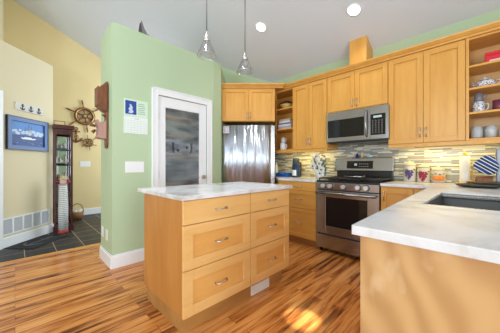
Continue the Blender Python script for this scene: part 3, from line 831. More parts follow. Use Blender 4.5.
plate('light_switch', 'wide white four-gang switch plate on the green pantry wall', (0.966, PY, 1.09), 0, 0.205, 0.125, 4)
plate('power_outlet', 'white wall outlet on the pantry end wall, nearer the hallway', (PX, 3.20, 0.33), RW, 0.075, 0.12, 1, 'outlet', 'outlet')
plate('power_outlet', 'white wall outlet on the pantry end wall, nearer the corner', (PX, 3.02, 0.325), RW, 0.075, 0.12, 1, 'outlet', 'outlet')
plate('light_switch', 'white switch plate on the yellow wall below the ship wheels', (1.11, 6.33, 1.14), 0, 0.20, 0.12, 3)
plate('power_outlet', 'white outlet on the mosaic backsplash behind the flowers', (3.447, 1.93, 1.14), RW, 0.12, 0.12, 2, 'outlet', 'outlet')

cal = thing('wall_calendar', 'wall calendar with blue picture hanging on the green pantry wall', 'calendar', (0.982, PY, 1.665))
paper = mat('calendar_paper', srgb(226, 234, 228), 0.6)
a = MB(); a.box(-0.132, 0.128, -0.006, -0.001, 0.0, 0.19); a.m(1); a.box(-0.118, 0.0, -0.007, -0.006, 0.02, 0.172)
a.m(2)
for pts in ([(-0.085, 0.035), (-0.05, 0.03), (-0.03, 0.05), (-0.045, 0.075), (-0.04, 0.1), (-0.055, 0.13), (-0.075, 0.135), (-0.07, 0.105), (-0.085, 0.08), (-0.075, 0.06)],):
    a.xz(pts, -0.0078, -0.007)
a.m(3)
for i in range(6): a.box(0.015 + 0.008 * (i % 2), 0.10 - 0.006 * (i % 3), -0.0068, -0.006, 0.035 + 0.022 * i, 0.041 + 0.022 * i)
a.build('picture_page', [mat('pale_green_page', srgb(206, 228, 206), 0.6), mat('picture_blue', srgb(36, 66, 150), 0.5), mat('picture_pale', srgb(190, 206, 226), 0.5), mat('print_green', srgb(120, 150, 130), 0.6)], cal)
a = MB(); a.box(-0.132, 0.128, -0.005, -0.001, -0.195, -0.003); a.m(1)
a.box(-0.02, 0.03, -0.0057, -0.005, -0.028, -0.022)
for i in range(6): a.box(-0.125, 0.12, -0.0055, -0.005, -0.05 - 0.026 * i, -0.0485 - 0.026 * i)
for i in range(8): a.box(-0.125 + 0.0349 * i, -0.1238 + 0.0349 * i, -0.0055, -0.005, -0.18, -0.05)
a.build('date_page', [paper, mat('print_grey', srgb(170, 178, 176), 0.6)], cal)

# sail ornament on the pantry ledge
sl = thing('sail_ornament', 'small grey sailboat ornament on the ledge above the pantry', 'ornament', (1.085, 2.90, PT + 0.0005))
MB().prism([(-0.055, -0.02), (0.06, -0.02), (0.085, 0), (0.06, 0.02), (-0.055, 0.02)], 0, 0.042).build('hull', mat('grey_driftwood', srgb(120, 112, 104), 0.7), sl, 0.004)
b = MB(); b.xz([(-0.01, 0.04), (0.055, 0.04), (0.012, 0.11), (-0.016, 0.19), (-0.026, 0.16)], -0.006, 0.006); b.build('sail', mat('grey_sail', srgb(126, 120, 120), 0.7), sl)
b = MB(); b.xz([(-0.05, 0.04), (-0.012, 0.04), (-0.026, 0.15), (-0.036, 0.15)], -0.009, 0.009); b.build('jib', mat('dark_sail', srgb(74, 66, 68), 0.7), sl)

# carved wall ornament on pantry end wall
wt = thing('carved_wall_ornament', 'carved brown wooden wall piece with boxy upper case on pantry end', 'wall ornament', (PX - 0.0005, 3.0, 1.30), RW)
# local x to the right = -Y, local -y out of wall
MB().xz([(-0.045, 0.04), (-0.03, 0.0), (0.03, 0.0), (0.05, 0.05), (0.05, 0.70), (0.03, 0.74), (-0.03, 0.73), (-0.05, 0.70)], -0.022, 0).build('backboard', walnut, wt, 0.004)
MB().yz([(-0.10, 0.46), (-0.055, 0.42), (-0.022, 0.40), (-0.022, 0.72), (-0.04, 0.715), (-0.05, 0.69), (-0.075, 0.675), (-0.09, 0.655), (-0.10, 0.655), (-0.10, 0.665), (-0.11, 0.66), (-0.11, 0.46)], -0.075, 0.075).build('upper_case', walnut, wt, 0.004)
MB().yz([(-0.105, 0.31), (-0.11, 0.27), (-0.095, 0.22), (-0.10, 0.14), (-0.115, 0.11), (-0.07, 0.10), (-0.022, 0.10), (-0.022, 0.31), (-0.05, 0.28), (-0.085, 0.28)], -0.06, 0.06).build('carved_bracket', pinkcarve, wt, 0.006)
b = MB(); b.tube([(0.0, -0.02, 0.36), (0.0, -0.05, 0.37)], 0.012, 10); b.build('peg', walnut, wt)
b = MB(); b.tube([(-0.02, -0.11, 0.24), (-0.03, -0.15, 0.25), (-0.03, -0.16, 0.28)], [0.012, 0.018, 0.01], 8); b.tube([(-0.02, -0.11, 0.2), (-0.03, -0.14, 0.17)], [0.012, 0.02], 8); b.build('bracket_hook', walnut, wt)

# ------------------------------------------------------------------ entry wall: plaque, painting, grille
EW = PI / 4
def onwall(D, z): return (*RD(-3.2995, D), z)
pq = thing('anchor_plaque', 'white wooden plaque with three dark anchors above the painting', 'plaque', onwall(3.51, 1.95), EW)
MB().box(-0.215, 0.215, -0.018, 0, -0.055, 0.055).build('board', mat('whitewash', srgb(214, 212, 206), 0.7), pq, 0.003)
am = mat('anchor_dark', srgb(52, 54, 64), 0.6)
for cx in (-0.12, 0.01, 0.14):
    a = MB(); y = -0.021
    a.tube([(cx, y, -0.035), (cx, y, 0.022)], 0.006, 6); a.torus((cx, y, 0.031), 0.010, 0.004, 'y', 12, 6)
    a.tube([(cx - 0.02, y, 0.014), (cx + 0.02, y, 0.014)], 0.0045, 6)
    a.tube([(cx - 0.034, y, -0.008), (cx - 0.026, y, -0.027), (cx, y, -0.038), (cx + 0.026, y, -0.027), (cx + 0.034, y, -0.008)], [0.003, 0.006, 0.008, 0.006, 0.003], 6)
    a.build('anchor', am, pq)

pt = thing('ship_painting', 'blue-framed painting of a white sailing ship at sea', 'painting', onwall(3.49, 1.565), EW)
hw, hh = 0.312, 0.225
fb = mat('blue_frame', srgb(50, 92, 150), 0.4); fb2 = mat('dark_blue_frame', srgb(18, 28, 52), 0.4)
a = MB(); fw = 0.052
a.box(-hw, hw, -0.03, 0, hh - fw, hh); a.box(-hw, hw, -0.03, 0, -hh, -hh + fw); a.box(-hw, -hw + fw, -0.03, 0, -hh + fw, hh - fw); a.box(hw - fw, hw, -0.03, 0, -hh + fw, hh - fw)
a.m(1)
e = 0.010
for x0, x1, z0, z1 in ((-hw - e, hw + e, hh, hh + e), (-hw - e, hw + e, -hh - e, -hh), (-hw - e, -hw, -hh, hh), (hw, hw + e, -hh, hh)): a.box(x0, x1, -0.034, 0, z0, z1)
a.build('frame', [fb, fb2], pt)
cw, chh = hw - fw - 0.001, hh - fw - 0.001
a = MB(); a.box(-cw, cw, -0.008, 0, -chh, chh)
a.m(1); rnd = random.Random(3)
hor = -0.03
for k in range(14):
    cx = -cw + 0.03 + (2 * cw - 0.06) * k / 13; r = 0.014 + 0.014 * rnd.random(); cz = hor + 0.03 + 0.06 * rnd.random()
    a.xz([(max(-cw, min(cw, cx + 1.5 * r * math.cos(j * PI / 6))), cz + r * math.sin(j * PI / 6)) for j in range(12)], -0.0085 - 0.0001 * k, -0.008)
a.m(2); a.box(-cw, cw, -0.0108, -0.008, hor - 0.0, hor + 0.012)
a.m(3); a.box(-cw, cw, -0.011, -0.008, -chh, hor)
a.m(4)
for k in range(14):
    cx = -cw + 0.03 + (2 * cw - 0.06) * rnd.random(); cz = -chh + 0.012 + (hor + chh - 0.03) * rnd.random()
    a.xz([(cx - 0.028, cz), (cx, cz - 0.004), (cx + 0.028, cz), (cx, cz + 0.005)], -0.0115, -0.011)
a.m(5)
a.xz([(-0.12, hor - 0.018), (-0.10, hor - 0.045), (0.09, hor - 0.045), (0.13, hor - 0.022), (0.05, hor - 0.026), (0.04, hor - 0.012), (-0.06, hor - 0.012), (-0.07, hor - 0.024)], -0.0128, -0.011)
for mx, top in ((-0.05, 0.10), (0.0, 0.14), (0.045, 0.12)):
    a.m(6); a.box(mx - 0.0015, mx + 0.0015, -0.0125, -0.011, hor - 0.01, top)
    a.box(mx - 0.02, mx + 0.02, -0.0125, -0.011, top - 0.05, top - 0.047)
    a.m(5); a.xz([(mx - 0.006, 0.0), (mx + 0.010, 0.0), (mx + 0.002, top - 0.04)], -0.0122, -0.011)
a.m(7); a.box(-cw + 0.005, -cw + 0.07, -0.0125, -0.011, -chh + 0.004, -chh + 0.024)
a.build('canvas', [mat('painted_sky', srgb(72, 130, 200), 0.5), mat('painted_cloud', srgb(186, 202, 222), 0.5), mat('painted_shore', srgb(44, 62, 96), 0.5), mat('painted_sea', srgb(28, 66, 130), 0.5),
                   mat('painted_wave', srgb(84, 128, 178), 0.5), mat('painted_hull', srgb(226, 230, 236), 0.5), mat('painted_mast', srgb(96, 84, 84), 0.5), mat('painted_rock', srgb(26, 28, 40), 0.5)], pt)

gr = thing('air_return_grille', 'white louvred air return grille low on the cream entry wall', 'vent', onwall(3.485, 0.278), EW)
hw, hh = 0.375, 0.115
a = MB(); a.box(-hw, hw, -0.012, 0, hh - 0.018, hh); a.box(-hw, hw, -0.012, 0, -hh, -hh + 0.018)
n = 5; wd = (2 * hw - 0.02) / n
for k in range(n + 1): a.box(-hw + k * wd, -hw + k * wd + 0.02, -0.012, 0, -hh + 0.018, hh - 0.018)
a.build('grille_frame', white, gr)
a = MB(); 
for k in range(15):
    z = -hh + 0.022 + k * 0.0125
    a.yz([(-0.009, z), (-0.002, z + 0.006), (-0.001, z + 0.008), (-0.008, z + 0.002)], -hw + 0.02, hw - 0.02)
a.build('louvres', mat('louvre_grey', srgb(196, 198, 202), 0.5), gr)
MB().box(-hw + 0.02, hw - 0.02, -0.0009, -0.0003, -hh + 0.018, hh - 0.018).build('backing', mat('louvre_dark', srgb(150, 152, 156), 0.7), gr)

# door mat
dm = thing('door_mat', 'dark charcoal mat with grey anchor lying on the slate tiles', 'mat', (*RD(-3.07, 3.42), 0.0005), EW)
MB().box(-0.31, 0.31, -0.20, 0.20, 0, 0.008).build('pile', mat('charcoal_mat', srgb(30, 30, 34), 0.95), dm, 0.003)
a = MB(); z = 0.0085
a.tube([(-0.18, 0, z), (0.16, 0, z)], 0.012, 6); a.tube([(0.09, -0.07, z), (0.09, 0.07, z)], 0.009, 6); a.torus((0.19, 0, z), 0.028, 0.008, 'z', 16, 6)
a.tube([(-0.06, -0.12, z), (-0.14, -0.09, z), (-0.19, 0, z), (-0.14, 0.09, z), (-0.06, 0.12, z)], [0.006, 0.014, 0.017, 0.014, 0.006], 6)
ao = a.build('anchor_motif', mat('mat_grey', srgb(92, 92, 96), 0.95), dm); ao.scale = (1, 1, 0.2); ao.location = (0, 0, 0.0066)

# ------------------------------------------------------------------ curio cabinet, lighthouse, basket, wheels
cu = thing('curio_cabinet', 'narrow dark mahogany glass curio cabinet in the entry corner', 'display cabinet', (0.455, 5.02, 0))
CWD, CD, CH = 0.25, 0.24, 1.82
a = MB(); a.box(-0.01, CWD + 0.01, -0.01, CD, 0, 0.09); a.box(0, CWD, CD - 0.015, CD, 0.09, CH - 0.1)
a.box(0, 0.03, 0, 0.03, 0.09, CH - 0.1); a.box(CWD - 0.03, CWD, 0, 0.03, 0.09, CH - 0.1); a.box(0, 0.03, CD - 0.045, CD - 0.015, 0.09, CH - 0.1); a.box(CWD - 0.03, CWD, CD - 0.045, CD - 0.015, 0.09, CH - 0.1)
a.box(0.03, CWD - 0.03, 0, 0.03, CH - 0.19, CH - 0.1)
a.build('case', mahog, cu, 0.003)
MB().box(-0.015, CWD + 0.02, -0.02, CD, CH - 0.1, CH - 0.03).build('cornice', mahog, cu, 0.008)
a = MB(); a.tube([(0.0, -0.005, CH - 0.03), (0.0, -0.005, CH + 0.03)], 0.005, 6); a.tube([(0.14, -0.005, CH - 0.03), (0.14, -0.005, CH + 0.03)], 0.005, 6); a.tube([(0.0, -0.005, CH + 0.025), (0.14, -0.005, CH + 0.025)], 0.005, 6)
a.build('gallery_rail', walnut, cu)
MB().box(0.0305, CWD - 0.0305, CD - 0.0175, CD - 0.0155, 0.1, CH - 0.11).build('mirror_back', mat('mirror', (0.75, 0.78, 0.8), 0.05, 1.0), cu)
for z in (0.42, 0.80, 1.10, 1.36):
    MB().box(0.0305, CWD - 0.0305, 0.031, CD - 0.018, z, z + 0.008).build('glass_shelf', thin_glass, cu)
MB().box(0.0305, CWD - 0.0305, 0.01, 0.014, 0.091, CH - 0.191).build('glass_door', thin_glass, cu)
def shipmodel(nm, loc, s_, hm, label):
    t = thing(nm, label, 'model ship', loc)
    MB().prism([(-0.07 * s_, -0.012 * s_), (0.06 * s_, -0.016 * s_), (0.085 * s_, 0), (0.06 * s_, 0.016 * s_), (-0.07 * s_, 0.012 * s_)], 0, 0.03 * s_).build('hull', hm, t, 0.003)
    a = MB()
    for mx, hh_ in ((-0.035, 0.11), (0.02, 0.14)):
        a.tube([(mx * s_, 0, 0.03 * s_), (mx * s_, 0, hh_ * s_)], 0.003, 5)
    a.build('masts', walnut, t)
    a = MB()
    for mx, hh_ in ((-0.035, 0.11), (0.02, 0.14)):
        a.xz([((mx + 0.004) * s_, 0.045 * s_), ((mx + 0.048) * s_, 0.05 * s_), ((mx + 0.004) * s_, (hh_ - 0.005) * s_)], -0.001, 0.001)
    a.build('sails', mat('sailcloth', srgb(216, 214, 206), 0.8), t)
darkhull = mat('dark_hull', srgb(50, 40, 46), 0.5); redm = mat('red_enamel', srgb(186, 44, 58), 0.4); bluehull = mat('slate_blue_hull', srgb(70, 86, 110), 0.5)
shipmodel('model_ship', (0.58, 5.13, 1.3685), 1.0, bluehull, 'model ship on the top shelf of the mahogany curio cabinet')
shipmodel('model_ship', (0.58, 5.13, 1.1085), 1.25, darkhull, 'dark-hulled model ship on the curio cabinet middle shelf')
shipmodel('model_ship', (0.58, 5.13, 0.8085), 1.3, redm, 'red-hulled model ship behind the top of the white lighthouse')

lh = thing('lighthouse_model', 'tall white lattice lighthouse with red base before the curio cabinet', 'lighthouse', (0.556, 4.87, 0.0005))
MB().lathe([(0.074, 0), (0.074, 0.045), (0.066, 0.06), (0.064, 0.07)], n=8).build('base', mat('brick_red', srgb(160, 66, 50), 0.6), lh)
def lhmat():
    m = mat('white_lattice', srgb(226, 226, 222), 0.6); t = NT(m)
    tc = t.n('ShaderNodeTexCoord'); sp = t.n('ShaderNodeSeparateXYZ'); t.l(tc.outputs['Object'], sp.inputs[0])
    a = t.n('ShaderNodeMath', operation='ARCTAN2'); t.l(sp.outputs[1], a.inputs[0]); t.l(sp.outputs[0], a.inputs[1])
    cb = t.n('ShaderNodeCombineXYZ'); t.l(a.outputs[0], cb.inputs[0]); t.l(sp.outputs[2], cb.inputs[1])
    br = t.n('ShaderNodeTexBrick', i_Scale=1.0, i_Mortar_Size=0.005, i_Brick_Width=0.42, i_Row_Height=0.03)
    br.inputs['Color1'].default_value = (*srgb(228, 228, 224), 1); br.inputs['Color2'].default_value = (*srgb(222, 222, 218), 1); br.inputs['Mortar'].default_value = (*srgb(140, 140, 146), 1); br.offset = 0.5
    t.l(cb.outputs[0], br.inputs['Vector']); t.l(br.outputs['Color'], t.b.inputs['Base Color']); return m
MB().lathe([(0.066, 0.07), (0.065, 0.4), (0.058, 0.70), (0.052, 0.80)], n=8).build('tower', lhmat(), lh)
MB().lathe([(0.064, 0.80), (0.064, 0.812), (0.058, 0.812), (0.058, 0.80)], n=16, caps=False).build('gallery', redm, lh)
MB().lathe([(0.044, 0.80), (0.044, 0.87), (0.05, 0.875)], n=12).build('lantern', mat('lantern_pale', srgb(224, 220, 210), 0.3), lh)
MB().lathe([(0.056, 0.875), (0.04, 0.91), (0.008, 0.935), (0.004, 0.955)], n=12).build('cap', mat('cap_yellow', srgb(206, 176, 120), 0.5), lh)

bk = thing('wicker_basket', 'brown wicker basket with tall hoop handle on the entry floor', 'basket', (0.90, 5.92, 0.0005))
MB().lathe([(0.085, 0), (0.11, 0.08), (0.115, 0.16), (0.105, 0.16), (0.10, 0.08), (0.075, 0.012), (0.001, 0.012)], n=20).build('bowl', wicker, bk)
MB().tube([(-0.11 * math.cos(k * PI / 12), 0, 0.15 + 0.17 * math.sin(k * PI / 12)) for k in range(13)], 0.008, 6).build('handle', wicker, bk)
b = MB()
for k in range(5): b.ball((0.05 * math.cos(k * 1.3), 0.05 * math.sin(k * 1.3), 0.14 + 0.02 * (k % 2)), 0.045)
tag(b.build('yarn_heap', mat('pale_linen', srgb(200, 190, 176), 0.9), None, 0, (0.90, 5.92, 0)), 'pale rolled linens heaped in the wicker basket', 'linens')['kind'] = 'stuff'

def wheel(x, z, R, label):
    t = thing('ship_helm', label, 'ship wheel', (x, 6.325, z), 0, None)
    s_ = R
    MB().torus((0, -0.03, 0), 0.46 * s_, 0.09 * s_, 'y', 32, 8).build('rim', wheelwood, t)
    MB().torus((0, -0.03 - 0.085 * s_, 0), 0.46 * s_, 0.018 * s_, 'y', 32, 6).build('brass_ring', brass, t)
    a = MB(); a.tube([(0, 0, 0), (0, -0.06, 0)], 0.15 * s_, 18); a.build('hub', wheelwood, t)
    MB().tube([(0, -0.06, 0), (0, -0.068, 0)], 0.08 * s_, 14).build('hub_cap', brass, t)
    for k in range(6):
        th = PI / 6 + 0.15 + k * PI / 3
        u = Vector((math.cos(th), 0, math.sin(th))); o_ = Vector((0, -0.03, 0))
        MB().tube([o_ + u * (0.13 * s_), o_ + u * (0.3 * s_), o_ + u * (0.55 * s_), o_ + u * (0.66 * s_), o_ + u * (0.8 * s_), o_ + u * (0.92 * s_), o_ + u * s_],
                  [0.03 * s_, 0.045 * s_, 0.03 * s_, 0.028 * s_, 0.05 * s_, 0.035 * s_, 0.02 * s_], 8).build('spoke', wheelwood, t)


wheel(1.10, 2.20, 0.36, 'large wooden ship wheel high on the yellow wall')
wheel(1.17, 1.62, 0.175, 'small wooden ship wheel beneath the large one')
an_ = thing('wall_anchor', 'brown wooden anchor on the yellow wall beside the small wheel', 'anchor', (0.945, 6.325, 1.77))
a = MB(); y = -0.015
a.tube([(0, y, -0.14), (0, y, 0.11)], 0.016, 8); a.tube([(-0.07, y, 0.08), (0.07, y, 0.08)], 0.013, 8); a.torus((0, y, 0.14), 0.03, 0.009, 'y', 16, 6)
a.tube([(-0.11, y, -0.05), (-0.085, y, -0.11), (0, y, -0.15), (0.085, y, -0.11), (0.11, y, -0.05)], [0.008, 0.018, 0.022, 0.018, 0.008], 8)
a.build('anchor_body', wheelwood, an_)
a = MB(); a.torus((0, -0.035, -0.03), 0.035, 0.01, 'y', 16, 6); a.build('rope_ring', mat('rope', srgb(176, 140, 96), 0.8), an_)

# ------------------------------------------------------------------ counter items: left
bx = thing('blue_box', 'flat blue box on the counter beside the refrigerator', 'box', (3.27, 2.43, CT + 0.0005), RW)
blue = mat('box_blue', srgb(24, 92, 176), 0.45)
MB().box(-0.13, 0.13, -0.08, 0.08, 0, 0.05).build('tray', blue, bx, 0.003)
MB().box(-0.133, 0.133, -0.083, 0.083, 0.051, 0.066).build('lid', blue, bx, 0.003)
MB().box(-0.03, 0.05, -0.0845, -0.0832, 0.056, 0.068).build('label', mat('label_pale_blue', srgb(120, 176, 226), 0.5), bx)
cf = thing('coffee_canister', 'tall dark blue canister with white label on the left counter', 'canister', (3.22, 2.165, CT + 0.0005), RW)
MB().lathe([(0.06, 0), (0.062, 0.01), (0.062, 0.20), (0.058, 0.205)], n=28).build('body', mat('navy_body', srgb(22, 50, 92), 0.25), cf)
MB().lathe([(0.058, 0.206), (0.056, 0.295), (0.05, 0.31), (0.001, 0.312)], n=28).build('lid', mat('smoke_lid', srgb(70, 84, 90), 0.12), cf)
b = MB()
for k in range(8):
    a0, a1 = -PI / 2 - 0.62 + 1.24 * k / 8, -PI / 2 - 0.62 + 1.24 * (k + 1) / 8
    r_ = 0.0632
    b.f([b.v((r_ * math.cos(a0), r_ * math.sin(a0), 0.03)), b.v((r_ * math.cos(a1), r_ * math.sin(a1), 0.03)), b.v((r_ * math.cos(a1), r_ * math.sin(a1), 0.12)), b.v((r_ * math.cos(a0), r_ * math.sin(a0), 0.12))], True)
b.build('label', white2, cf)
cm = MB(); cm.box(-0.05, 0.05, -0.05, 0.05, 0, 0.25)
tag(cm.build('coffee_grinder', darkgrey, None, 0.008, (3.36, 2.235, CT + 0.0005), RW), 'black upright appliance directly behind the navy canister', 'appliance')
wb = thing('white_bottle', 'white plastic bottle beside the fridge on the left counter', 'bottle', (3.33, 2.66, CT + 0.0005))
MB().lathe([(0.03, 0), (0.032, 0.01), (0.032, 0.15), (0.018, 0.18), (0.014, 0.2)], n=18).build('body', white2, wb)
MB().lathe([(0.015, 0.2), (0.015, 0.235), (0.004, 0.25)], n=14).build('cap', white2, wb)

vs = thing('flower_vase', 'white and grey flowers in a small patterned vase by the range', 'flowers', (3.18, 1.735, CT + 0.0005))
MB().lathe([(0.04, 0), (0.055, 0.03), (0.05, 0.09), (0.038, 0.115), (0.045, 0.125), (0.035, 0.122), (0.03, 0.11)], n=20).build('vase', mat('vase_white', srgb(214, 212, 206), 0.3), vs)
petal = mat('petal_white', srgb(226, 224, 222), 0.7); petald = mat('petal_grey', srgb(120, 130, 136), 0.7); leafm = mat('leaf_grey_green', srgb(96, 116, 90), 0.7)
rnd = random.Random(5)
for k in range(15):
    th = rnd.random() * 2 * PI; rr = 0.085 * math.sqrt(rnd.random()); c = Vector((rr * math.cos(th), rr * math.sin(th), 0.07 + 0.26 * (k + 0.5) / 15))
    a = MB(); s_ = 0.036 + 0.014 * rnd.random()
    for j in range(5):
        w_ = 2 * PI * j / 5
        a.ball((c.x + s_ * 0.3 * math.cos(w_ + th), c.y + s_ * 0.8 * math.cos(w_), c.z + s_ * 0.8 * math.sin(w_)), s_ * 0.62, (0.6, 1, 1), 8, 6)
    o = a.build('flower', petald if k % 4 == 1 else petal, vs)
    MB().ball((c.x - s_ * 0.6, c.y, c.z), s_ * 0.3, (1, 1, 1), 8, 5).build('flower_centre', darkgrey if k % 2 else leafm, o)
a = MB()
for k in range(12):
    th = k * 2.4; r0 = 0.085 + 0.02 * (k % 3); z = 0.14 + 0.015 * k
    p0 = Vector((0, 0, 0.10)); p1 = Vector((r0 * math.cos(th), r0 * math.sin(th), z))
    a.tube([p0, p0.lerp(p1, 0.5), p0.lerp(p1, 0.8), p1], [0.003, 0.004, 0.013, 0.002], 5)
a.build('leaves', leafm, vs)

# open corner shelf items
bo = thing('serving_bowl', 'dark bowl with yellow inside on the corner top shelf', 'bowl', (3.28, 2.39, 2.0505))
MB().lathe([(0.04, 0), (0.06, 0.005), (0.10, 0.05), (0.125, 0.085), (0.12, 0.087), (0.09, 0.05), (0.001, 0.012)], n=28).build('bowl', mat('yellow_bowl', srgb(206, 176, 96), 0.35), bo)
bo2 = MB().lathe([(0.09, 0.0), (0.128, 0.004), (0.13, 0.02), (0.06, 0.055), (0.03, 0.06), (0.001, 0.062)], n=28)
tag(bo2.build('black_plate', mat('black_lid', (0.02, 0.02, 0.022), 0.3), None, 0, (3.28, 2.39, 2.138)), 'black plate resting over the yellow bowl on the corner shelf', 'plate')
cols = [srgb(200, 206, 220), srgb(168, 170, 190), srgb(214, 208, 206), srgb(110, 104, 130), srgb(220, 222, 228), srgb(190, 170, 160)]
lbs = ['bottom book of the stack on the corner middle shelf', 'second book from the bottom of the corner shelf stack', 'third book from the bottom of the corner shelf stack', 'dark purple-grey book in the corner shelf stack', 'second book from the top of the corner shelf stack', 'top book of the stack on the corner middle shelf']
z = 1.7155
for k in range(6):
    hgt = 0.022 + 0.006 * (k % 3)
    t = thing('book', lbs[k], 'book', (3.28, 2.375 + 0.004 * ((k * 7) % 3), z), RW + 0.06 * ((k % 3) - 1), 'stacked books on the corner shelf')
    w_ = 0.135 - 0.005 * k
    a = MB(); a.box(-w_, w_, -0.085, 0.085, 0, 0.003); a.box(-w_, w_, -0.085, 0.085, hgt - 0.003, hgt); a.box(-w_, w_, -0.085, -0.082, 0.003, hgt - 0.003)
    a.build('cover', mat('book_cover', cols[k], 0.5), t)
    MB().box(-w_ + 0.004, w_ - 0.004, -0.0815, 0.08, 0.0035, hgt - 0.0035).build('pages', mat('book_pages', srgb(226, 222, 210), 0.8), t)
    z += hgt + 0.0005
def mug(loc, m, label, s_=1.0):
    t = thing('mug', label, 'mug', loc)
    MB().lathe([(0.036 * s_, 0), (0.04 * s_, 0.004), (0.04 * s_, 0.095 * s_), (0.036 * s_, 0.095 * s_), (0.035 * s_, 0.008), (0.001, 0.008)], n=22).build('cup', m, t)
    MB().tube([(0, -0.039 * s_ - 0.0, 0.075 * s_), (0, -0.062 * s_, 0.07 * s_), (0, -0.066 * s_, 0.045 * s_), (0, -0.055 * s_, 0.025 * s_), (0, -0.039 * s_, 0.022 * s_)], 0.006 * s_, 8).build('handle', m, t)
    return t
mug((3.215, 2.425, 1.3705), white2, 'white mug at the bottom of the stacked pair on corner shelf', 1.2)
mug((3.215, 2.415, 1.486), mat('grey_white_mug', srgb(206, 206, 204), 0.3), 'greyish mug stacked on another mug on the corner shelf', 0.95)

# ------------------------------------------------------------------ counter items: right
def fruitjar(y, hgt, r, fcol, label, n, lidc):
    t = thing('fruit_canister', label, 'canister', (3.34, y, CT + 0.0005), RW, 'fruit-decorated canisters by the backsplash')
    MB().lathe([(r * 0.92, 0), (r, 0.01), (r * 1.02, hgt * 0.5), (r * 0.97, hgt * 0.93), (r * 0.9, hgt)], n=28).build('jar', mat('cream_glaze', srgb(208, 202, 190), 0.25), t)
    MB().lathe([(r * 0.94, hgt + 0.0005), (r * 0.94, hgt + 0.018), (r * 0.6, hgt + 0.03), (0.012, hgt + 0.035), (0.016, hgt + 0.05), (0.004, hgt + 0.058)], n=28).build('lid', mat('glazed_lid', lidc, 0.3), t)
    a = MB(); rnd_ = random.Random(n)
    if n > 3:
        for row, cnt in enumerate((4, 5, 4, 4, 3, 2, 1)):
            for k in range(cnt):
                wx = (k - (cnt - 1) / 2) * 0.019 + 0.006 * (row % 2) + rnd_.uniform(-0.003, 0.003); wz = hgt * 0.68 - row * 0.0155 + rnd_.uniform(-0.003, 0.003)
                th = -PI / 2 + wx / r
                a.ball((r * 0.985 * math.cos(th), r * 0.985 * math.sin(th), wz), 0.0115, (1, 1, 1), 8, 6)
    else:
        for k in range(n):
            th = -PI / 2 - 0.15 + 0.55 * k
            a.ball((r * 0.95 * math.cos(th), r * 0.95 * math.sin(th), hgt * 0.40), 0.037, (1, 1, 0.85), 14, 8)
    a.build('fruit_relief', mat('fruit_paint', fcol, 0.35), t)
    a = MB()
    for k in range(4):
        th = -PI / 2 + (-0.9 + 0.6 * k); zz = hgt * (0.70 + 0.06 * (k % 2))
        a.ball((r * 0.99 * math.cos(th), r * 0.99 * math.sin(th), zz), 0.017, (0.9, 0.5, 0.55), 8, 6)
    a.build('leaf_relief', mat('leaf_paint', srgb(128, 140, 80), 0.4), t)


fruitjar(0.637, 0.19, 0.063, srgb(96, 70, 132), 'tall cream canister decorated with purple grapes', 20, srgb(226, 214, 180))
fruitjar(0.503, 0.165, 0.062, srgb(158, 40, 66), 'middle cream canister decorated with red berries', 20, srgb(210, 206, 170))
fruitjar(0.368, 0.135, 0.062, srgb(230, 130, 50), 'shortest cream canister decorated with orange fruit', 2, srgb(222, 210, 176))

tw = thing('paper_towel_holder', 'slim white paper towel roll upright on a wooden stand', 'paper towel', (3.30, 0.148, CT + 0.0005))
MB().lathe([(0.075, 0), (0.075, 0.012), (0.001, 0.013)], n=24).build('base', maple_h, tw)
MB().lathe([(0.041, 0.014), (0.042, 0.02), (0.042, 0.285), (0.039, 0.29), (0.001, 0.29)], n=24).build('paper_roll', mat('paper_white', srgb(238, 238, 238), 0.8), tw)
MB().lathe([(0.012, 0.29), (0.013, 0.30), (0.02, 0.315), (0.014, 0.33), (0.002, 0.335)], n=16).build('knob', mat('golden_wood', srgb(222, 176, 70), 0.4), tw)
MB().tube([(-0.02, -0.058, 0.012), (-0.02, -0.058, 0.15)], 0.006, 8).build('side_post', maple, tw)

def stripes():
    m = mat('blue_white_stripe_cloth', rough=0.85); t = NT(m)
    w_ = t.n('ShaderNodeTexWave', i_Scale=7.0, i_Distortion=0.5); w_.bands_direction = 'DIAGONAL'; t.l(t.coords((1.0, 0.2, 1.3)), w_.inputs['Vector'])
    c = t.ramp(w_.outputs['Fac'], [(0.0, srgb(28, 62, 128)), (0.33, srgb(28, 62, 128)), (0.42, srgb(226, 230, 236)), (0.72, srgb(226, 230, 236)), (0.8, srgb(36, 44, 60))])
    t.l(c, t.b.inputs['Base Color']); return m
kb = MB(); kb.yz([(-0.05, 0), (0.05, 0), (0.05, 0.075), (0.02, 0.095), (-0.05, 0.075)], -0.06, 0.06)
tag(kb.build('wooden_block', walnut, None, 0.004, (3.12, 0.005, CT + 0.0005), RW), 'brown wooden block under the striped cloth mitt', 'wooden block')
b = MB()
pts = [(-0.088, 0.04), (-0.05, 0.0), (0.02, -0.02), (0.06, -0.005), (0.085, 0.05), (0.066, 0.09), (0.05, 0.125), (0.01, 0.145), (-0.03, 0.135), (-0.07, 0.10), (-0.095, 0.07)]
b.xz([(x_ * 1.0, z_ * 1.15) for x_, z_ in pts], -0.025, 0.025)
mo = b.build('oven_mitt', stripes(), None, 0.018, (3.14, -0.012, 1.04), RW)
tag(mo, 'blue and white striped cloth mitt perched on the wooden block', 'oven mitt')
b = MB(); b.box(-0.035, 0.035, -0.03, 0.03, 0, 0.35)
gk = b.build('grey_dispenser', mat('grey_metal_case', srgb(140, 142, 150), 0.35, 0.6), None, 0.008, (3.2, -0.108, CT + 0.0005), RW); 
tag(gk, 'tall grey metal dispenser at the right edge behind the mitt', 'dispenser')
tr = MB(); tr.lathe([(0.10, 0), (0.15, 0.012), (0.165, 0.026), (0.155, 0.027), (0.14, 0.016), (0.001, 0.008)], n=32)
o = tr.build('black_tray', mat('dark_olive_tray', srgb(48, 50, 42), 0.35), None, 0, (2.88, 0.035, CT + 0.0005)); o.scale = (0.75, 1.0, 1)
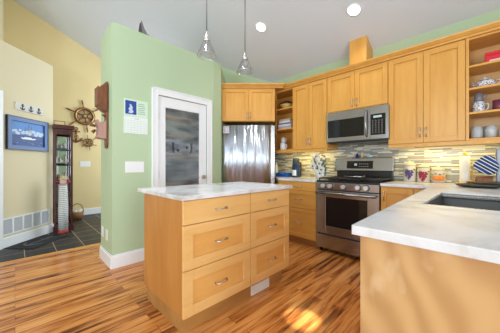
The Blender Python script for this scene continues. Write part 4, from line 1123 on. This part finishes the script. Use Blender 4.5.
tag(o, 'dark shallow oval tray on the counter before the wooden block', 'tray')
o = MB().tube([(0.13, 0.12, 0.037), (0.0, 0.02, 0.039), (-0.08, -0.1, 0.048)], [0.008, 0.007, 0.018], 8).build('serving_spoon', mat('dark_wooden_spoon', srgb(70, 60, 44), 0.5), None, 0, (2.88, 0.0, CT))
tag(o, 'dark long-handled spoon lying across the tray', 'spoon')

# ------------------------------------------------------------------ right open shelf items
rb_ = thing('red_box', 'bright red box on the top shelf at the right edge', 'box', (3.27, -0.13, 2.0775), RW)
redb = mat('gift_red', srgb(216, 24, 44), 0.4)
MB().box(-0.13, 0.13, -0.09, 0.09, 0, 0.075).build('box_body', redb, rb_, 0.003)
MB().box(-0.132, 0.132, -0.092, 0.092, 0.0755, 0.105).build('lid', redb, rb_, 0.003)
MB().box(-0.10, 0.10, -0.0915, -0.0905, 0.004, 0.03).build('printed_band', mat('band_white', srgb(226, 210, 210), 0.5), rb_)

def tumbler(loc, label, h_=0.115, r=0.042, g='glasses on the bottom right shelf', m=thin_glass):
    t = tag(MB().lathe([(r * 0.8, 0), (r * 0.97, 0.02), (r, h_ * 0.6), (r * 0.93, h_), (r * 0.90, h_), (r * 0.95, h_ * 0.6), (r * 0.9, 0.022), (r * 0.7, 0.008), (0.001, 0.008)], n=24).build('tumbler', m, None, 0, loc), label, 'glass', g)
    return t


tglass = pglass
frost = mat('pressed_glass', (0.93, 0.95, 0.98), 0.12, 0.0, **{'Transmission Weight': 0.66, 'IOR': 1.35})
for k, lb in enumerate(('leftmost clear round glass on the bottom right shelf', 'second clear round glass from left on the bottom right shelf', 'third clear round glass, cut by the right edge of the photo')):
    tumbler((3.19, 0.055 - 0.092 * k, 1.3705), lb, m=frost)
tumbler((3.32, 0.015, 1.3705), 'clear glass standing in the back row of the bottom right shelf', m=frost)
# patterned cup and saucers on second shelf
cups = mat('willow_pattern', rough=0.25); t = NT(cups)
nz = t.n('ShaderNodeTexVoronoi', i_Scale=60.0); t.l(t.coords(), nz.inputs['Vector'])
t.l(t.ramp(nz.outputs['Distance'], [(0.25, srgb(60, 72, 120)), (0.5, srgb(226, 226, 230))]), t.b.inputs['Base Color'])
b = MB()
for k in range(3): b.lathe([(0.04, 0.012 * k), (0.075, 0.012 * k + 0.010), (0.07, 0.012 * k + 0.012), (0.001, 0.012 * k + 0.004)], n=24)
bw = thing('teapot', 'blue and white patterned teapot on the second right shelf', 'teapot', (3.24, 0.0, 1.8605), RW)
MB().lathe([(0.045, 0), (0.07, 0.015), (0.076, 0.04), (0.065, 0.068), (0.045, 0.066)], n=24).build('pot', cups, bw)
MB().lathe([(0.046, 0.079), (0.03, 0.092), (0.01, 0.096), (0.012, 0.106), (0.003, 0.11)], n=20).build('lid', cups, bw)
MB().tube([(0.07, 0, 0.06), (0.105, 0, 0.06), (0.11, 0, 0.035), (0.072, 0, 0.022)], 0.006, 8).build('handle', cups, bw)
MB().tube([(-0.068, 0, 0.03), (-0.085, 0, 0.05), (-0.095, 0, 0.072)], [0.013, 0.009, 0.007], 8).build('spout', cups, bw)
mug((3.24, -0.16, 1.8605), mat('dark_cup', srgb(66, 56, 62), 0.3), 'small dark cup right of the teapot on the second shelf', 0.7)
# third shelf: mugs and stemware
mug((3.22, 0.045, 1.6255), cups, 'blue patterned mug at the left of the third right shelf', 1.1)
mug((3.20, -0.088, 1.6255), mat('plum_mug', srgb(110, 40, 66), 0.3), 'plum coloured mug on the third right shelf', 1.0)
mug((3.22, 0.045, 1.7335), mat('smoky_mug', srgb(120, 118, 128), 0.25), 'smoky grey mug stacked on the blue patterned mug', 0.85)
wg = thing('wine_glass', 'clear stemmed wine glass on the third right shelf near the edge', 'glass', (3.20, -0.185, 1.6255))
MB().lathe([(0.034, 0), (0.034, 0.003), (0.004, 0.008), (0.004, 0.075)], n=20).build('stem', tglass, wg)
MB().lathe([(0.004, 0.0755), (0.03, 0.095), (0.038, 0.13), (0.032, 0.175), (0.030, 0.175), (0.036, 0.13), (0.028, 0.097), (0.001, 0.08)], n=24).build('bowl', tglass, wg)
